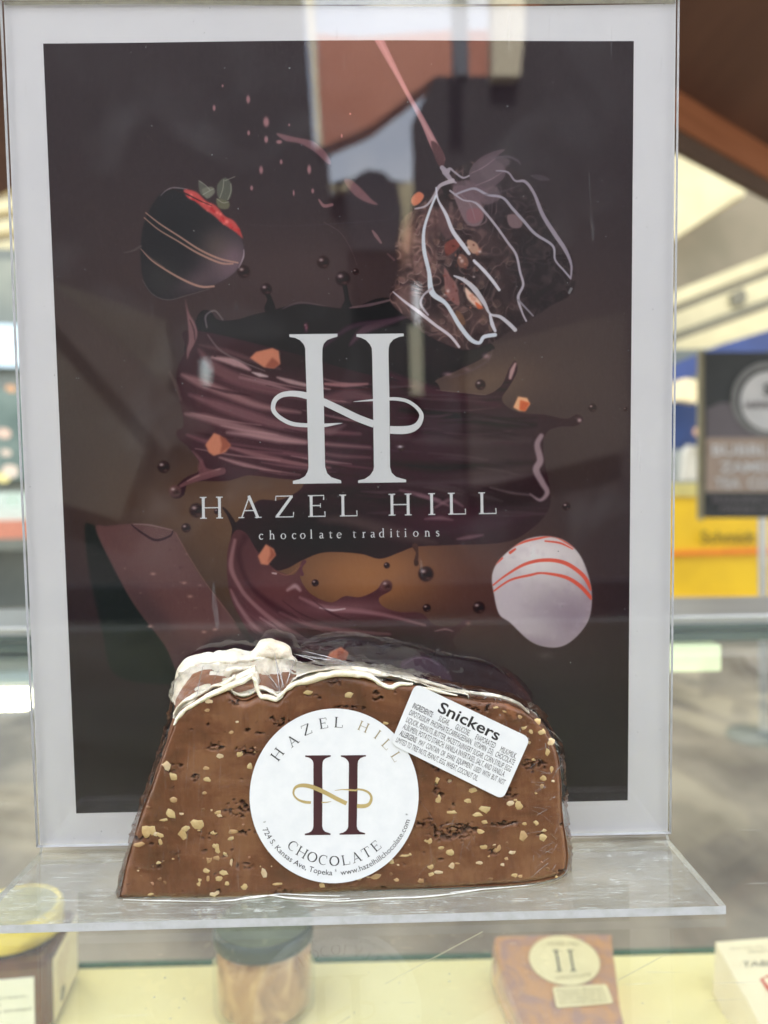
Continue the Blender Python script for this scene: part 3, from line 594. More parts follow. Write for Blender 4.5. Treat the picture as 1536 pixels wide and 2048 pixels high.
# ------------------------------------------------------------------ acrylic sign holder with the poster in it
def iso(N, L, scale, stretch, rot, width, dist=.3, detail=1):
    n = nd_noise(N, L, scale, stretch, rot, detail, dist); d = nd_math(N, L, 'ABSOLUTE', nd_math(N, L, 'SUBTRACT', n, .5), 0.0)
    return nd_range(N, L, d, 0, width, 1, 0)
def scratches(N, L, amount=0.35, base=0.02):
    a = nd_noise(N, L, 130, (.5, 7, 1), (0,0,0.04), 6, 0.5); b = nd_noise(N, L, 900, (.3, 2.4, 1), (0,0,-0.03), 6, .8)
    c = nd_noise(N, L, 1500, (1,1,1), (0,0,0), 3, 0.5)
    s = nd_math(N, L, 'ADD', nd_range(N, L, a, .44, .66, 0, .16), nd_range(N, L, b, .52, .66, 0, .26))
    for sc_, st, ro, wd_ in ((120,(.15,6,1),.02,.03),(70,(.25,4,1),.25,.014),(90,(.2,4,1),-.3,.014),(110,(.5,3,1),.9,.012),(240,(.15,5,1),.0,.05),(150,(.4,3,1),-.8,.012)):
        l_ = iso(N, L, sc_, st, (0,0,ro), wd_); br = nd_range(N, L, nd_noise(N, L, 130, (1,1,1), (sc_,0,ro), 2), .47, .58, 0, .75)
        s = nd_math(N, L, 'ADD', s, nd_math(N, L, 'MULTIPLY', l_, br))
    s = nd_math(N, L, 'MULTIPLY', s, nd_range(N, L, c, .3, .7, .5, 1.2))
    s = nd_math(N, L, 'MULTIPLY', s, amount); return nd_math(N, L, 'ADD', s, base)
def smudge(N, L):
    a = nd_noise(N, L, 25, (1,1,1), (0,0,0), 5, 1.0); b = nd_noise(N, L, 900, (1,1,1), (0,0,0), 2)
    s = nd_range(N, L, a, .55, .85, 0, .022); d = nd_range(N, L, b, .76, .8, 0, .35)
    c = nd_noise(N, L, 180, (1,1,.1), (0,0.5,0), 2, .4)
    s = nd_math(N, L, 'ADD', s, d); s = nd_math(N, L, 'ADD', s, nd_range(N, L, c, .74, .78, 0, .08)); return nd_math(N, L, 'ADD', s, 0.002)
M_FRONT = clear('acrylic_front', gain=3.1, haze=((.75,.78,.82,1), smudge))
M_BASE = clear('acrylic_base_scratched', haze=((.76,.81,.76,1), lambda N, L: scratches(N, L, 0.42, .10)), rough=.12)
M_EDGE = pbr('acrylic_edge', (.52,.53,.56,1), .25, (.42,.43,.43,1), 200, lo=.3, hi=.6)
M_PAPER = pbr('poster_paper', srgb(236,236,238), .5, srgb(232,232,235), 60)
HX = W_/2+0.0004
holder = empty('sign_holder', (0, 0, 0), 'clear L-shaped acrylic sign holder standing on the glass counter, holding the poster', 'sign holder')
def sheet_box(name, off0, off1, v0, v1, mat, hx=HX):
    """a flat plate parallel to the poster, between two distances in front of it"""
    V = []
    for o in (off0, off1):
        for u, v in ((-hx, v0), (hx, v0), (hx, v1), (-hx, v1)): V.append(sheet_pt(u+W_/2, v, o))
    F = [(3,2,1,0),(4,5,6,7),(0,1,5,4),(1,2,6,5),(2,3,7,6),(3,0,4,7)]
    o = mesh_obj(name, V, F, mat, holder); o.data.materials.append(M_EDGE)
    for i in (2, 3, 4, 5): o.data.polygons[i].material_index = 1
    return o
sheet_box('front_panel', 0.0006, 0.0024, 0.003, H_+0.0006, M_FRONT)
# back panel, bend and base plate: one folded plate swept along a profile in (y, z)
TH_B = 0.0024
RB = 0.002
yi = sheet_pt(0, 0.002, -0.0006)[1]
def fold(outer):
    off = -0.0006-(TH_B if outer else 0); R = RB+(TH_B if outer else 0)
    prof = [tuple(sheet_pt(0, v, off)[1:]) for v in (H_+0.0012, 0.2, 0.1, 0.02, 0.004)]
    prof += [(yi-RB+R*math.cos(a), RB+R*math.sin(a)) for a in [math.radians(-90*k/8) for k in range(0, 9)]]
    prof.append((-BASE_D, 0.0 if not outer else -TH_B)); return prof
pi_, po_ = fold(False), fold(True)
nP = len(pi_); V = []
for x in (-1, 1):
    for k, (y, z) in enumerate(pi_): V.append((x*HX*(1.0 if k < nP-1 else 1.0), y, z))
    for k, (y, z) in enumerate(po_): V.append((x*HX, y, z))
F = []; MI = []
for i in range(nP-1):
    F.append((i, i+1, 2*nP+i+1, 2*nP+i)); MI.append(0 if i >= nP-4 else 2)
    F.append((nP+i, 3*nP+i, 3*nP+i+1, nP+i+1)); MI.append(2)
    F.append((i, nP+i, nP+i+1, i+1)); MI.append(1); F.append((2*nP+i, 2*nP+i+1, 3*nP+i+1, 3*nP+i)); MI.append(1)
F.append((0, 2*nP, 3*nP, nP)); MI.append(1); F.append((nP-1, 2*nP-1, 4*nP-1, 3*nP-1)); MI.append(1)
# front corners of the base run out a touch wider, as in the photograph
fl, fr = on_z(-62, 1852, 0), on_z(1452, 1812, 0)
for i in (nP-1, 2*nP-1): V[i] = (fl[0], fl[1], V[i][2])
for i in (3*nP-1, 4*nP-1): V[i] = (fr[0], fr[1], V[i][2])
M_CLEARBACK = clear('acrylic_back')
bk = mesh_obj('back_panel_and_base', V, F, M_BASE, holder); bk.data.materials.append(M_EDGE); bk.data.materials.append(M_CLEARBACK)
bk.data.polygons.foreach_set('material_index', MI)
bm = bmesh.new(); bm.from_mesh(bk.data); bmesh.ops.recalc_face_normals(bm, faces=bm.faces[:]); bm.to_mesh(bk.data); bm.free()

# poster: a paper sheet with the printed picture on it
poster = empty('poster', (0, 0, 0.004), 'chocolate shop poster with white border, standing inside the acrylic holder behind the wrapped fudge', 'poster')
NU, NV = 24, 30; V = []; F = []
def wob(u, v): return 0.0003*math.sin(u*30+1)*math.sin(v*11)      # the sheet is not perfectly flat
for side in (0, 1):
    for j in range(NV+1):
        for i in range(NU+1):
            u, v = W_*i/NU, 0.0024+(H_-0.0032)*j/NV
            top = 0.0006*math.sin(u*26+.8) if j == NV else 0
            V.append(sheet_pt(u, v+top, 0.0002+0.2*wob(u, v)-(0.00022 if side else 0)))
n1 = (NU+1)*(NV+1)
for j in range(NV):
    for i in range(NU):
        a = j*(NU+1)+i; F.append((a, a+1, a+NU+2, a+NU+1)); F.append((n1+a, n1+a+NU+1, n1+a+NU+2, n1+a+1))
paper = mesh_obj('paper_sheet', V, F, M_PAPER, poster)

art = paint_poster()
HAZE_SUB, ILL = 0.013, 0.84
lin = np.where(art/255 <= 0.04045, art/255/12.92, ((art/255+0.055)/1.055)**2.4)
lin = np.clip((lin-HAZE_SUB*np.array([.9,.9,1.0]))/ILL, 0.0022, 0.85)
enc = np.where(lin <= 0.0031308, lin*12.92, 1.055*lin**(1/2.4)-0.055)
img = bpy.data.images.new('poster_print', TW, TH, alpha=False)
buf = np.ones((TH, TW, 4), np.float32); buf[..., :3] = enc[::-1]; img.pixels.foreach_set(buf.ravel()); img.update(); img.pack()
m, N, L = new_mat('poster_print')
pb = N.new('ShaderNodeBsdfPrincipled'); pb.inputs['Roughness'].default_value = .45; pb.inputs['Specular IOR Level'].default_value = .08
ti = N.new('ShaderNodeTexImage'); ti.image = img; ti.interpolation = 'Cubic'; mo = N.new('ShaderNodeOutputMaterial')
L.new(ti.outputs[0], pb.inputs['Base Color']); L.new(pb.outputs[0], mo.inputs[0]); M_PRINT = m
qc = [sheet_uv(*q) for q in ((153,1626),(1255,1600),(1267,83),(87,88))]; V = []; F = []; UVs = []
def pz(x, y, k=0):
    u, v = sheet_uv(x, y); return sheet_pt(u, v, 0.00034+0.000003*k)
for j in range(NV+1):
    for i in range(NU+1):
        a, b = i/NU, j/NV
        q = [(qc[0][c]*(1-a)+qc[1][c]*a)*(1-b)+(qc[3][c]*(1-a)+qc[2][c]*a)*b for c in (0,1)]
        if j == NV: q[1] += 0.0006*math.sin(a*math.pi)**2
        V.append(sheet_pt(q[0], q[1], 0.00028)); UVs.append((q[0]/W_, q[1]/H_))
for j in range(NV):
    for i in range(NU): a = j*(NU+1)+i; F.append((a, a+1, a+NU+2, a+NU+1))
pic = mesh_obj('printed_picture', V, F, M_PRINT, poster); uvl = pic.data.uv_layers.new(name='UVMap')
for lp in pic.data.loops: uvl.data[lp.index].uv = UVs[lp.vertex_index]
pic['label'] = 'dark printed picture of a chocolate splash with strawberry, dipped apple, truffle and fudge'
M_INKW = pbr('white_ink', srgb(228,230,232), .5, srgb(224,226,228), 50)
A_, B_, s1, s2 = logo_outlines()
parts = [flat_poly(A_, pz, 3), flat_poly(B_, pz, 4)]
for k, (pp, ww) in enumerate((s1, s2)):
    Q = cat(pp, False, 6); Wd = list(np.interp(np.linspace(0,1,len(Q)), np.linspace(0,1,len(ww)), ww)); v, f = stroke_poly(Q, Wd)
    parts.append(([pz(q[0], q[1], 6+k) for q in v], f))
v, f = join_vf(parts); mesh_obj('emblem', v, f, M_INKW, poster)
it = []
for ch, xa, xb in (('H',45,172),('A',238,350),('Z',415,510),('E',577,660),('L',733,810),('H',967,1087),('I',1150,1210),('L',1257,1343),('L',1405,1492)):
    xa, xb = xa/2.438+380, xb/2.438+380; xm = (xa+xb)/2; base = 1037.0-(xm-425)*(9.3/560); it.append((ch, xm, -base, 43.5, math.radians(0.9), 1.03))
flip = lambda x, y, k: pz(x, -y, k)
letters_mesh('lettering', it, flip, M_INKW, poster)
it = []
for ch, xa, xb in zip('chocolatetraditions', (337,385,443,499,537,585,630,678,715,793,838,880,921,975,1005,1045,1088,1140,1195), (360,418,470,520,565,600,655,695,740,810,860,905,950,988,1022,1058,1115,1175,1220)):
    xm = (xa+xb)/2/2.438+380; base = 1078.7-(xm-523)*(6.2/352); it.append((ch, xm, -base, 18.5, math.radians(0.9), 1.0))
letters_mesh('lettering', it, flip, M_INKW, poster)

# ------------------------------------------------------------------ the wrapped slice of fudge
FL = on_z(238, 1797, 0.0006); FR = on_z(1000, 1774, 0.0006)
EX = FR-FL; EX[2] = 0; EX /= np.linalg.norm(EX); EN = np.array([EX[1], -EX[0], 0.0])      # EN: towards the viewer
fudge = empty('wrapped_fudge_slice', (float((FL+FR)[0]/2), float((FL+FR)[1]/2), 0.0006), 'film-wrapped slice of brown nut fudge with two white stickers, in front of the poster', 'fudge')
def fs(px, py, depth=0.0):
    """pixel -> (s, z) on the plane of the cut face, depth metres behind it"""
    p = on_plane(px, py, FL-EN*depth, EN); return float(np.dot(p-FL, EX)), float(p[2])
def fp(s, z, off=0.0): return FL+EX*s+np.array([0,0,z-FL[2]])+EN*off
def curve(pts, n, depth=0.0, smooth=True):
    Q = np.array([fs(x, y, depth) for x, y in pts]); Q = cat(Q, False, 10) if smooth else Q
    d = np.concatenate([[0], np.cumsum(np.linalg.norm(np.diff(Q, axis=0), axis=1))]); t = np.linspace(0, d[-1], n)
    return np.stack([np.interp(t, d, Q[:,0]), np.interp(t, d, Q[:,1])], 1)
NUF, NVF, DEP = 420, 220, 0.0235
fLeft = [(238,1794),(246,1755),(262,1690),(285,1620),(308,1560),(330,1498),(345,1462),(352,1440)]
fTop = [(352,1440),(362,1424),(385,1408),(405,1395),(430,1386),(455,1384),(470,1396),(490,1404),(520,1392),(545,1400),(556,1403),(572,1382),(600,1362),(640,1354),(680,1350),(720,1356),(760,1364),(800,1366),(840,1374),(880,1386),(920,1394),(960,1402),(1000,1404),(1035,1416),(1060,1432),(1078,1450)]
fRight = [(1133,1738),(1136,1715),(1133,1680),(1126,1640),(1124,1600),(1122,1560),(1118,1520),(1108,1490),(1094,1468),(1078,1450)]
fBot = [(238,1794),(246,1798),(300,1799),(380,1800),(440,1800),(500,1797),(560,1794),(640,1790),(720,1786),(800,1782),(880,1779),(960,1775),(1030,1770),(1085,1763),(1120,1752),(1133,1738)]
bLeft = [(262,1775),(275,1700),(300,1600),(325,1520),(345,1450),(352,1390)]
bTop = [(352,1390),(356,1350),(372,1328),(400,1318),(440,1314),(470,1308),(500,1312),(520,1302),(545,1298),(570,1306),(590,1328),(620,1336),(660,1342),(700,1338),(740,1344),(790,1350),(840,1362),(900,1376),(950,1384),(1000,1394),(1040,1410),(1070,1428),(1094,1458)]
bRight = [(1120,1735),(1124,1700),(1122,1640),(1120,1580),(1114,1520),(1104,1480),(1094,1458)]
bBot = [(262,1775),(500,1768),(800,1760),(1120,1735)]
def coons(Lc, Tc, Rc, Bc, nu, nv):
    u = np.linspace(0,1,nu)[None,:,None]; v = np.linspace(0,1,nv)[:,None,None]
    S = (1-v)*Bc[None]+v*Tc[None]+(1-u)*Lc[:,None]+u*Rc[:,None]
    S -= (1-u)*(1-v)*Bc[0]+u*(1-v)*Bc[-1]+(1-u)*v*Tc[0]+u*v*Tc[-1]
    return S
def grid_faces(nu, nv, off=0, flipn=False):
    a = (np.arange(nv-1)[:,None]*nu+np.arange(nu-1)[None]).ravel()+off
    q = np.stack([a, a+1, a+nu+1, a+nu], 1)
    return q[:, ::-1] if flipn else q
def big_mesh(name, V, F, mats, parent, MI=None, smooth=True):
    me = bpy.data.meshes.new(name); me.vertices.add(len(V)); me.vertices.foreach_set('co', np.asarray(V, np.float32).ravel())
    F = np.asarray(F); me.loops.add(F.size); me.loops.foreach_set('vertex_index', F.ravel().astype(np.int32)); me.polygons.add(len(F))
    me.polygons.foreach_set('loop_start', np.arange(0, F.size, F.shape[1], dtype=np.int32)); me.polygons.foreach_set('loop_total', np.full(len(F), F.shape[1], np.int32))
    for m_ in mats: me.materials.append(m_)
    if MI is not None: me.polygons.foreach_set('material_index', np.asarray(MI, np.int32))
    me.update(calc_edges=True); me.validate()
    me.polygons.foreach_set('use_smooth', np.full(len(me.polygons), smooth))
    o = bpy.data.objects.new(name, me); SC.collection.objects.link(o)
    if parent is not None: o.parent = parent; o.matrix_parent_inverse = Matrix.Translation(-Vector(parent.location))
    return o
Fg = coons(curve(fLeft,NVF), curve(fTop,NUF), curve(fRight,NVF), curve(fBot,NUF), NUF, NVF)
Bg = coons(curve(bLeft,NVF,DEP), curve(bTop,NUF,DEP), curve(bRight,NVF,DEP), curve(bBot,NUF,DEP), NUF, NVF)
# nuts and crevices read off the photograph: (x, y, width, height) in its pixels
NUTS = [(605,408,75,45,0),(598,460,45,35,0),(345,805,60,70,0),(398,870,75,65,0),(675,745,80,45,0),(860,805,45,50,0),(390,1010,55,50,0),(370,1100,70,95,0),(540,1160,95,75,0),(445,1225,75,75,0),(225,1205,120,85,0),(175,1290,80,45,0),(740,1253,60,30,0),(660,1320,40,80,0),(745,1400,25,50,0),(580,1445,80,38,0),(700,1465,60,40,0),(545,1530,60,45,0),(600,1500,35,50,0),(955,1455,65,90,0),(640,1590,60,45,0),(1020,1530,80,28,0),(250,1595,50,22,0),(1215,352,80,40,0),(1475,370,50,45,0),(390,1595,30,20,0),(235,1060,30,25,0),
 (590,890,45,60,1),(600,1010,40,55,1),(890,1070,95,60,1),(1045,1035,60,38,1),(1100,1045,60,66,1),(1255,885,80,45,1),(1290,660,65,55,1),(545,1265,70,42,1),(865,1210,60,50,1),(890,1300,65,55,1),(970,1315,60,60,1),(1130,1235,75,85,1),(1060,1340,45,36,1),(575,1390,38,85,1),(680,1340,75,45,1),(690,1420,48,55,1),(850,1400,55,30,1),(1000,1410,36,36,1),(210,1490,100,50,1),(680,895,44,36,1),(1130,570,50,35,1),(1240,600,55,45,1),(890,1150,45,34,1),(1160,660,36,36,1),(1215,540,60,44,1),(1090,500,70,34,1),(1270,720,50,60,1),(1020,470,50,26,1),(1180,590,44,40,1),(1300,820,40,60,1),(960,445,50,22,1),(50,370,50,45,1),(1190,760,40,30,1),(120,1500,40,28,1)]
CREV = [(660,685,90,50,0),(840,712,100,50,0),(770,1075,180,80,0),(390,820,90,45,0),(1040,530,120,45,0),(830,1420,110,40,0),(525,875,40,40,0),(700,330,80,50,0),(1380,295,80,40,0),(840,1215,90,26,0),(175,1250,90,26,0),(590,1235,60,45,0),(760,415,60,30,0),(920,600,50,16,0),(610,550,26,14,0),(845,585,30,20,0),(290,1425,50,26,0),(620,960,18,16,0),(1215,372,90,20,0),(700,1360,30,20,0),
 (60,450,150,34,1),(590,840,36,60,1),(590,955,36,60,1),(520,1160,120,50,1),(700,1205,260,80,1),(1000,1160,200,26,1),(1190,800,130,60,1),(1045,970,70,60,1),(680,1240,200,50,1),(1100,1060,50,30,1),(950,1330,60,40,1),(230,370,60,60,1),(860,450,140,40,1),(1100,640,60,30,1),(250,1560,60,20,1)]
def px_of(q): return ((220 if q[4] == 0 else 680)+q[0]/3.072, 1270+q[1]/3.072, q[2]/3.072, q[3]/3.072)
S_, Z_ = Fg[...,0], Fg[...,1]
PX2M = np.linalg.norm(fp(*fs(700,1600))-fp(*fs(701,1600)))
disp = 0.00045*fbm(S_*90, Z_*90, 0, 4)+0.00012*fbm(S_*400, Z_*150, 3, 3)
crk = np.zeros_like(S_)
for q in CREV:
    x, y, w_, h_ = px_of(q); s0, z0 = fs(x, y); a, b = w_*PX2M*.62, h_*PX2M*.62
    rr = ((S_-s0)/a)**2+((Z_-z0)/b)**2
    m_ = np.clip(1.25-rr+0.9*fbm(S_*520+x, Z_*760, y, 3)*1.6, 0, 1)*(rr < 2.5)
    holes = np.clip((fbm(S_*1100, Z_*1500, x, 3))*5+.0, 0, 1); crk = np.maximum(crk, m_*holes)
pits = np.clip((fbm(S_*350, Z_*420, 9, 4)-.54)*9, 0, 1); crk = np.maximum(crk, pits*.8)
# crumbly upper right corner
cr_ = np.clip((S_-fs(900,1500)[0])/0.02, 0, 1)*np.clip((Z_-fs(900,1470)[1])/0.006, 0, 1)
disp += cr_*0.0009*fbm(S_*500, Z_*500, 5, 4); disp -= 0.0015*crk; disp += 0.00016*noise3(S_*700+Z_*60, Z_*18, 4)+0.00018*np.clip(noise3(S_*60+Z_*20, Z_*500, 8)-.35, 0, 1)
edge = np.minimum(np.minimum(np.linspace(0,1,NUF)[None]*.13, (1-np.linspace(0,1,NUF)[None])*.13), np.minimum(np.linspace(0,1,NVF)[:,None]*.06, (1-np.linspace(0,1,NVF)[:,None])*.06))
RR = 0.0025; ed = np.clip(edge/RR, 0, 1); disp -= RR*(1-np.sqrt(1-(1-ed)**2))*.8
FP = FL[None,None]+EX*S_[...,None]+np.array([0,0,1.0])*(Z_-FL[2])[...,None]+EN*disp[...,None]
# rings from the cut face to the back
def ring(G): return np.concatenate([G[:,0][:-1], G[-1,:][:-1], G[::-1,-1][:-1], G[0,::-1][:-1]])
rf, rb = ring(Fg), ring(Bg); NR = len(rf); NS = 34
cen = rf.mean(0)
rings = [np.concatenate([FP[:,0][:-1], FP[-1,:][:-1], FP[::-1,-1][:-1], FP[0,::-1][:-1]])]
idx_top = np.zeros(NR, bool); idx_top[NVF-1:NVF-1+NUF] = True
RP = []
for k in range(1, NS+1):
    t = k/NS; q = rf*(1-t)+rb*t
    d = q-cen; d /= np.linalg.norm(d, axis=1, keepdims=True)
    off = 0.0011*fbm(q[:,0]*160, q[:,1]*160, t*5, 4)*math.sin(math.pi*t)**.5
    off = off+np.where(idx_top, 0.0016*fbm(q[:,0]*90+3, t*3.0, 1.0, 3)*math.sin(math.pi*min(1, t*1.1)), 0)
    q = q+d*off[:,None]; q[:,1] = np.maximum(q[:,1], 0.0006)
    P3 = FL[None]+EX*q[:,:1]+np.array([0,0,1.0])*(q[:,1:2]-FL[2])-EN*(DEP*t); rings.append(P3); RP.append(q)
V = np.concatenate([FP.reshape(-1,3)]+rings[1:]+[np.array([rings[-1].mean(0)])])
n0 = NUF*NVF
ringidx = np.concatenate([np.arange(NVF-1)*NUF, (NVF-1)*NUF+np.arange(NUF-1), (np.arange(NVF-1, 0, -1))*NUF+NUF-1, np.arange(NUF-1, 0, -1)])
Fq = [grid_faces(NUF, NVF)]
prev = ringidx
for k in range(NS):
    cur = n0+k*NR+np.arange(NR); Fq.append(np.stack([prev, np.roll(prev,-1), np.roll(cur,-1), cur], 1)); prev = cur
last = len(V)-1; Fq.append(np.stack([prev, np.roll(prev,-1), np.full(NR, last), np.full(NR, last)], 1)[:0])
Fall = np.concatenate(Fq)
def fudge_mat():
    m, N, L = new_mat('fudge')
    p = N.new('ShaderNodeBsdfPrincipled'); o = N.new('ShaderNodeOutputMaterial'); L.new(p.outputs[0], o.inputs[0])
    a = nd_noise(N, L, 45, (1,1,1), (0,0,0), 6, .6, .65); b = nd_noise(N, L, 420, (1.5,1.5,.25), (0,0,0), 3)
    s = nd_math(N, L, 'ADD', nd_math(N, L, 'MULTIPLY', a, .9), nd_math(N, L, 'MULTIPLY', b, .1))
    r = N.new('ShaderNodeValToRGB'); r.color_ramp.elements[0].position = .36; r.color_ramp.elements[0].color = srgb(104,70,46); r.color_ramp.elements[1].position = .62; r.color_ramp.elements[1].color = srgb(148,104,72)
    e = r.color_ramp.elements.new(.5); e.color = srgb(127,83,56); L.new(s, r.inputs[0])
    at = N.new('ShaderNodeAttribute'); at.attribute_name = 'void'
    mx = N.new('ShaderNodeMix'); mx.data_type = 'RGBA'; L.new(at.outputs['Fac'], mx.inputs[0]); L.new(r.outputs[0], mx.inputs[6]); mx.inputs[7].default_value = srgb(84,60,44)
    L.new(mx.outputs[2], p.inputs['Base Color']); p.inputs['Roughness'].default_value = .42; p.inputs['Specular IOR Level'].default_value = .35
    b2 = nd_noise(N, L, 1500, (1,1,.3), (0,0,0), 4); bp = N.new('ShaderNodeBump'); bp.inputs['Strength'].default_value = .25; bp.inputs['Distance'].default_value = .0004
    L.new(b2, bp.inputs['Height']); L.new(bp.outputs[0], p.inputs['Normal']); return m
M_FUDGE = fudge_mat()
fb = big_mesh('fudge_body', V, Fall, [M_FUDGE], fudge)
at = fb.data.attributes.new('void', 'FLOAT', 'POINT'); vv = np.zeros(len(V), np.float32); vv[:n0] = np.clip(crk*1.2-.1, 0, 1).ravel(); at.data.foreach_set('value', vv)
# nut pieces, each a small faceted lump sunk into the cut face
rn = random.Random(11)
M_NUTS = [pbr('peanut_a', srgb(234,208,152), .45, srgb(212,176,120), 300, sss=.1), pbr('peanut_b', srgb(246,228,192), .45, srgb(228,198,152), 300), pbr('peanut_c', srgb(218,184,134), .5, srgb(190,150,104), 300)]
def nut(s, z, w_, h_, off, mat, parent):
    n = rn.choice([7, 8, 9]); a0 = rn.uniform(0, 6.28); pr = [(1.0, -.0004), (.97, .0), (.85, .00012), (.42, .00020)]
    rad = [rn.uniform(.6, 1.25) for _ in range(n)]; V = []; F = []
    for r, d in pr:
        for k in range(n):
            a = a0+2*math.pi*k/n+rn.uniform(-.08,.08); V.append(fp(s+w_/2*r*rad[k]*math.cos(a), z+h_/2*r*rad[k]*math.sin(a), off+d))
    V.append(fp(s, z, off+.00022)); c = len(V)-1
    for i in range(3):
        for k in range(n): F.append((i*n+k, i*n+(k+1)%n, (i+1)*n+(k+1)%n, (i+1)*n+k))
    F += [(3*n+k, 3*n+(k+1)%n, c) for k in range(n)]
    return mesh_obj('peanut_piece', V, F, mat, parent, smooth=True)
_iu = lambda s, z: np.unravel_index(np.argmin((S_-s)**2+(Z_-z)**2), S_.shape)
for k in range(150):         # smaller chips, most of them low and to the right
    bx, by = rn.uniform(255, 1115), 1420+360*rn.random()**.6
    if (bx-669)**2+(by-1590)**2 < 172**2 or by > 1795-(bx-240)*.03-8 or bx < 262+(1795-by)*.26: continue
    if 785 < bx < 1050 and by < 1480+(bx-785)*.45 and by > 1372+(bx-822)*.46: continue
    d_ = rn.uniform(5, 16)*3.072; NUTS.append(((bx-220)*3.072, (by-1270)*3.072, d_*rn.uniform(.8,1.7), d_*rn.uniform(.6,1.1), 0))
M_NUTS += [pbr('peanut_smeared', srgb(158,118,80), .5, srgb(136,98,64), 400), pbr('peanut_pink', srgb(196,152,120), .5, srgb(170,124,94), 400)]
for q in NUTS:
    x, y, w_, h_ = px_of(q); s, z = fs(x, y); i, j = _iu(s, z)
    nut(s, z, w_*PX2M*.95, h_*PX2M*.95, max(-.0006, float(disp[i,j]))*.7-.00010, M_NUTS[rn.choice([0,0,0,1,2]) if q[2] > 38 else rn.choice([0,1,2,3,3,4])], fudge)

# white icing with swirls on top
M_ICING = pbr('white_icing', srgb(238,232,214), .38, srgb(222,210,184), 90, bump=.5, bscale=700, sss=.15)
topF = Fg[-1]; NT = NS
TP = np.stack([FP[-1]]+[r[NVF-1:NVF-1+NUF] for r in rings[1:]], 0)       # (depth, across, 3)
nd_, na_ = TP.shape[:2]
uu = np.linspace(0,1,na_)[None]; dd = np.linspace(0,1,nd_)[:,None]
X = TP[...,0]*1; Y = TP[...,1]*1
rid0 = lambda x, y, z: 1-np.abs(noise3(x, y, z))*2
sw = fbm(X*120+2*fbm(X*60,Y*90,1,2), Y*160, 2, 4)
th = 0.95*sw+.25*rid0(X*200, Y*260, 4)
th = th+np.where(uu < .34, .9*np.clip((dd-.45)*3, 0, 1)-.25, 0)+ .75*np.exp(-((dd-.06)/.07)**2)*(uu < .80)*(1-.9*np.exp(-((uu-.33)/.02)**2))
th = th+.30*((uu > .36) & (uu < .66))-.55*np.clip((uu-.62)*6, 0, 1)*np.ones_like(dd)
th = th-.6*np.exp(-((uu-.05)/.05)**2)*np.exp(-((dd-.5)/.28)**2)
thick = np.where(th > 0, 0.0018*np.sqrt(np.clip(th,0,1.5))*(1+.35*fbm(X*400,Y*400,3,3)), -0.0006)
nrm = np.zeros_like(TP); nrm[...,2] = 1.0
nrm[...,0] = np.where(uu < .08, -.7*(1-uu/.08), 0)+np.where(uu > .92, .7*(uu-.92)/.08, 0)
nrm += -EN*0+EN[None,None]*np.exp(-dd/.05)[...,None]*.35
nrm /= np.linalg.norm(nrm, axis=-1, keepdims=True)
IV = TP+nrm*thick[...,None]
ic = big_mesh('icing', IV.reshape(-1,3), grid_faces(na_, nd_), [M_ICING], fudge)
def tube(name, pts3, radii, mat, parent, flat=1.0, n=12, seed=0, sub=8):
    P = cat([tuple(p) for p in pts3], False, sub); R = np.interp(np.linspace(0,1,len(P)), np.linspace(0,1,len(radii)), radii)
    T = np.gradient(P, axis=0); T /= np.linalg.norm(T, axis=1, keepdims=True); V = []; F = []
    for i, p in enumerate(P):
        a = np.cross(T[i], [0,0,1.0]); a /= max(np.linalg.norm(a), 1e-6); b = np.cross(a, T[i])
        for k in range(n):
            an = 2*math.pi*k/n; rr = R[i]*(1+.30*float(noise3(i*.22+seed, math.cos(an)*1.1+4, math.sin(an)*1.1+seed)))
            V.append(p+a*rr*math.cos(an)+b*rr*flat*math.sin(an))
    for i in range(len(P)-1):
        for k in range(n): F.append((i*n+k, i*n+(k+1)%n, (i+1)*n+(k+1)%n, (i+1)*n+k))
    F.append(tuple(range(n))[::-1]); F.append(tuple((len(P)-1)*n+k for k in range(n)))
    return mesh_obj(name, V, F, mat, parent, smooth=True)
def at_depth(x, y, dep):
    s, z = fs(x, y, dep); return fp(s, z, -dep)
D1 = DEP*.82
for seed, (dep, pts, rad) in enumerate((
    (D1, [(362,1372),(366,1346),(392,1330),(425,1322),(458,1320),(485,1322),(505,1318),(520,1304),(542,1299),(566,1304),(578,1322),(586,1344),(612,1350),(628,1346)], [.0008,.0022,.003,.0032,.0034,.003,.0028,.0034,.0038,.0032,.0028,.0026,.0022,.001]),
    (D1*.9, [(470,1340),(500,1334),(528,1318)], [.001,.002,.001]),
    (DEP*.5, [(420,1350),(446,1352),(466,1340),(490,1338),(512,1334)], [.0014,.0024,.0012,.001,.0008]),
    (DEP*.35, [(392,1404),(425,1382),(455,1366),(480,1356),(505,1344),(512,1342)], [.001,.0016,.0022,.002,.0018,.0012]),
    (DEP*.28, [(510,1344),(514,1362),(518,1386),(530,1390),(548,1384),(565,1396)], [.0012,.0014,.001,.0012,.0014,.0008]),
    (DEP*.5, [(540,1362),(560,1372),(580,1366),(604,1362),(625,1352)], [.0006,.0013,.0014,.0016,.001]),
    (DEP*.7, [(505,1320),(522,1318),(530,1334),(534,1342)], [.0006,.0008,.0007,.0006]),
    (DEP*.12, [(575,1376),(600,1362),(640,1352),(690,1348),(730,1356),(765,1362)], [.0008,.0013,.0016,.0015,.0014,.0009]),
    (DEP*.15, [(770,1366),(785,1372),(800,1366),(830,1368)], [.0008,.001,.0009,.0005]),
    (DEP*.1, [(348,1436),(362,1418),(385,1402),(410,1390)], [.0006,.0011,.0013,.001]))):
    tube('icing_ridge', [at_depth(x, y, dep) for x, y in pts], rad, M_ICING, fudge, .8, 12, seed)

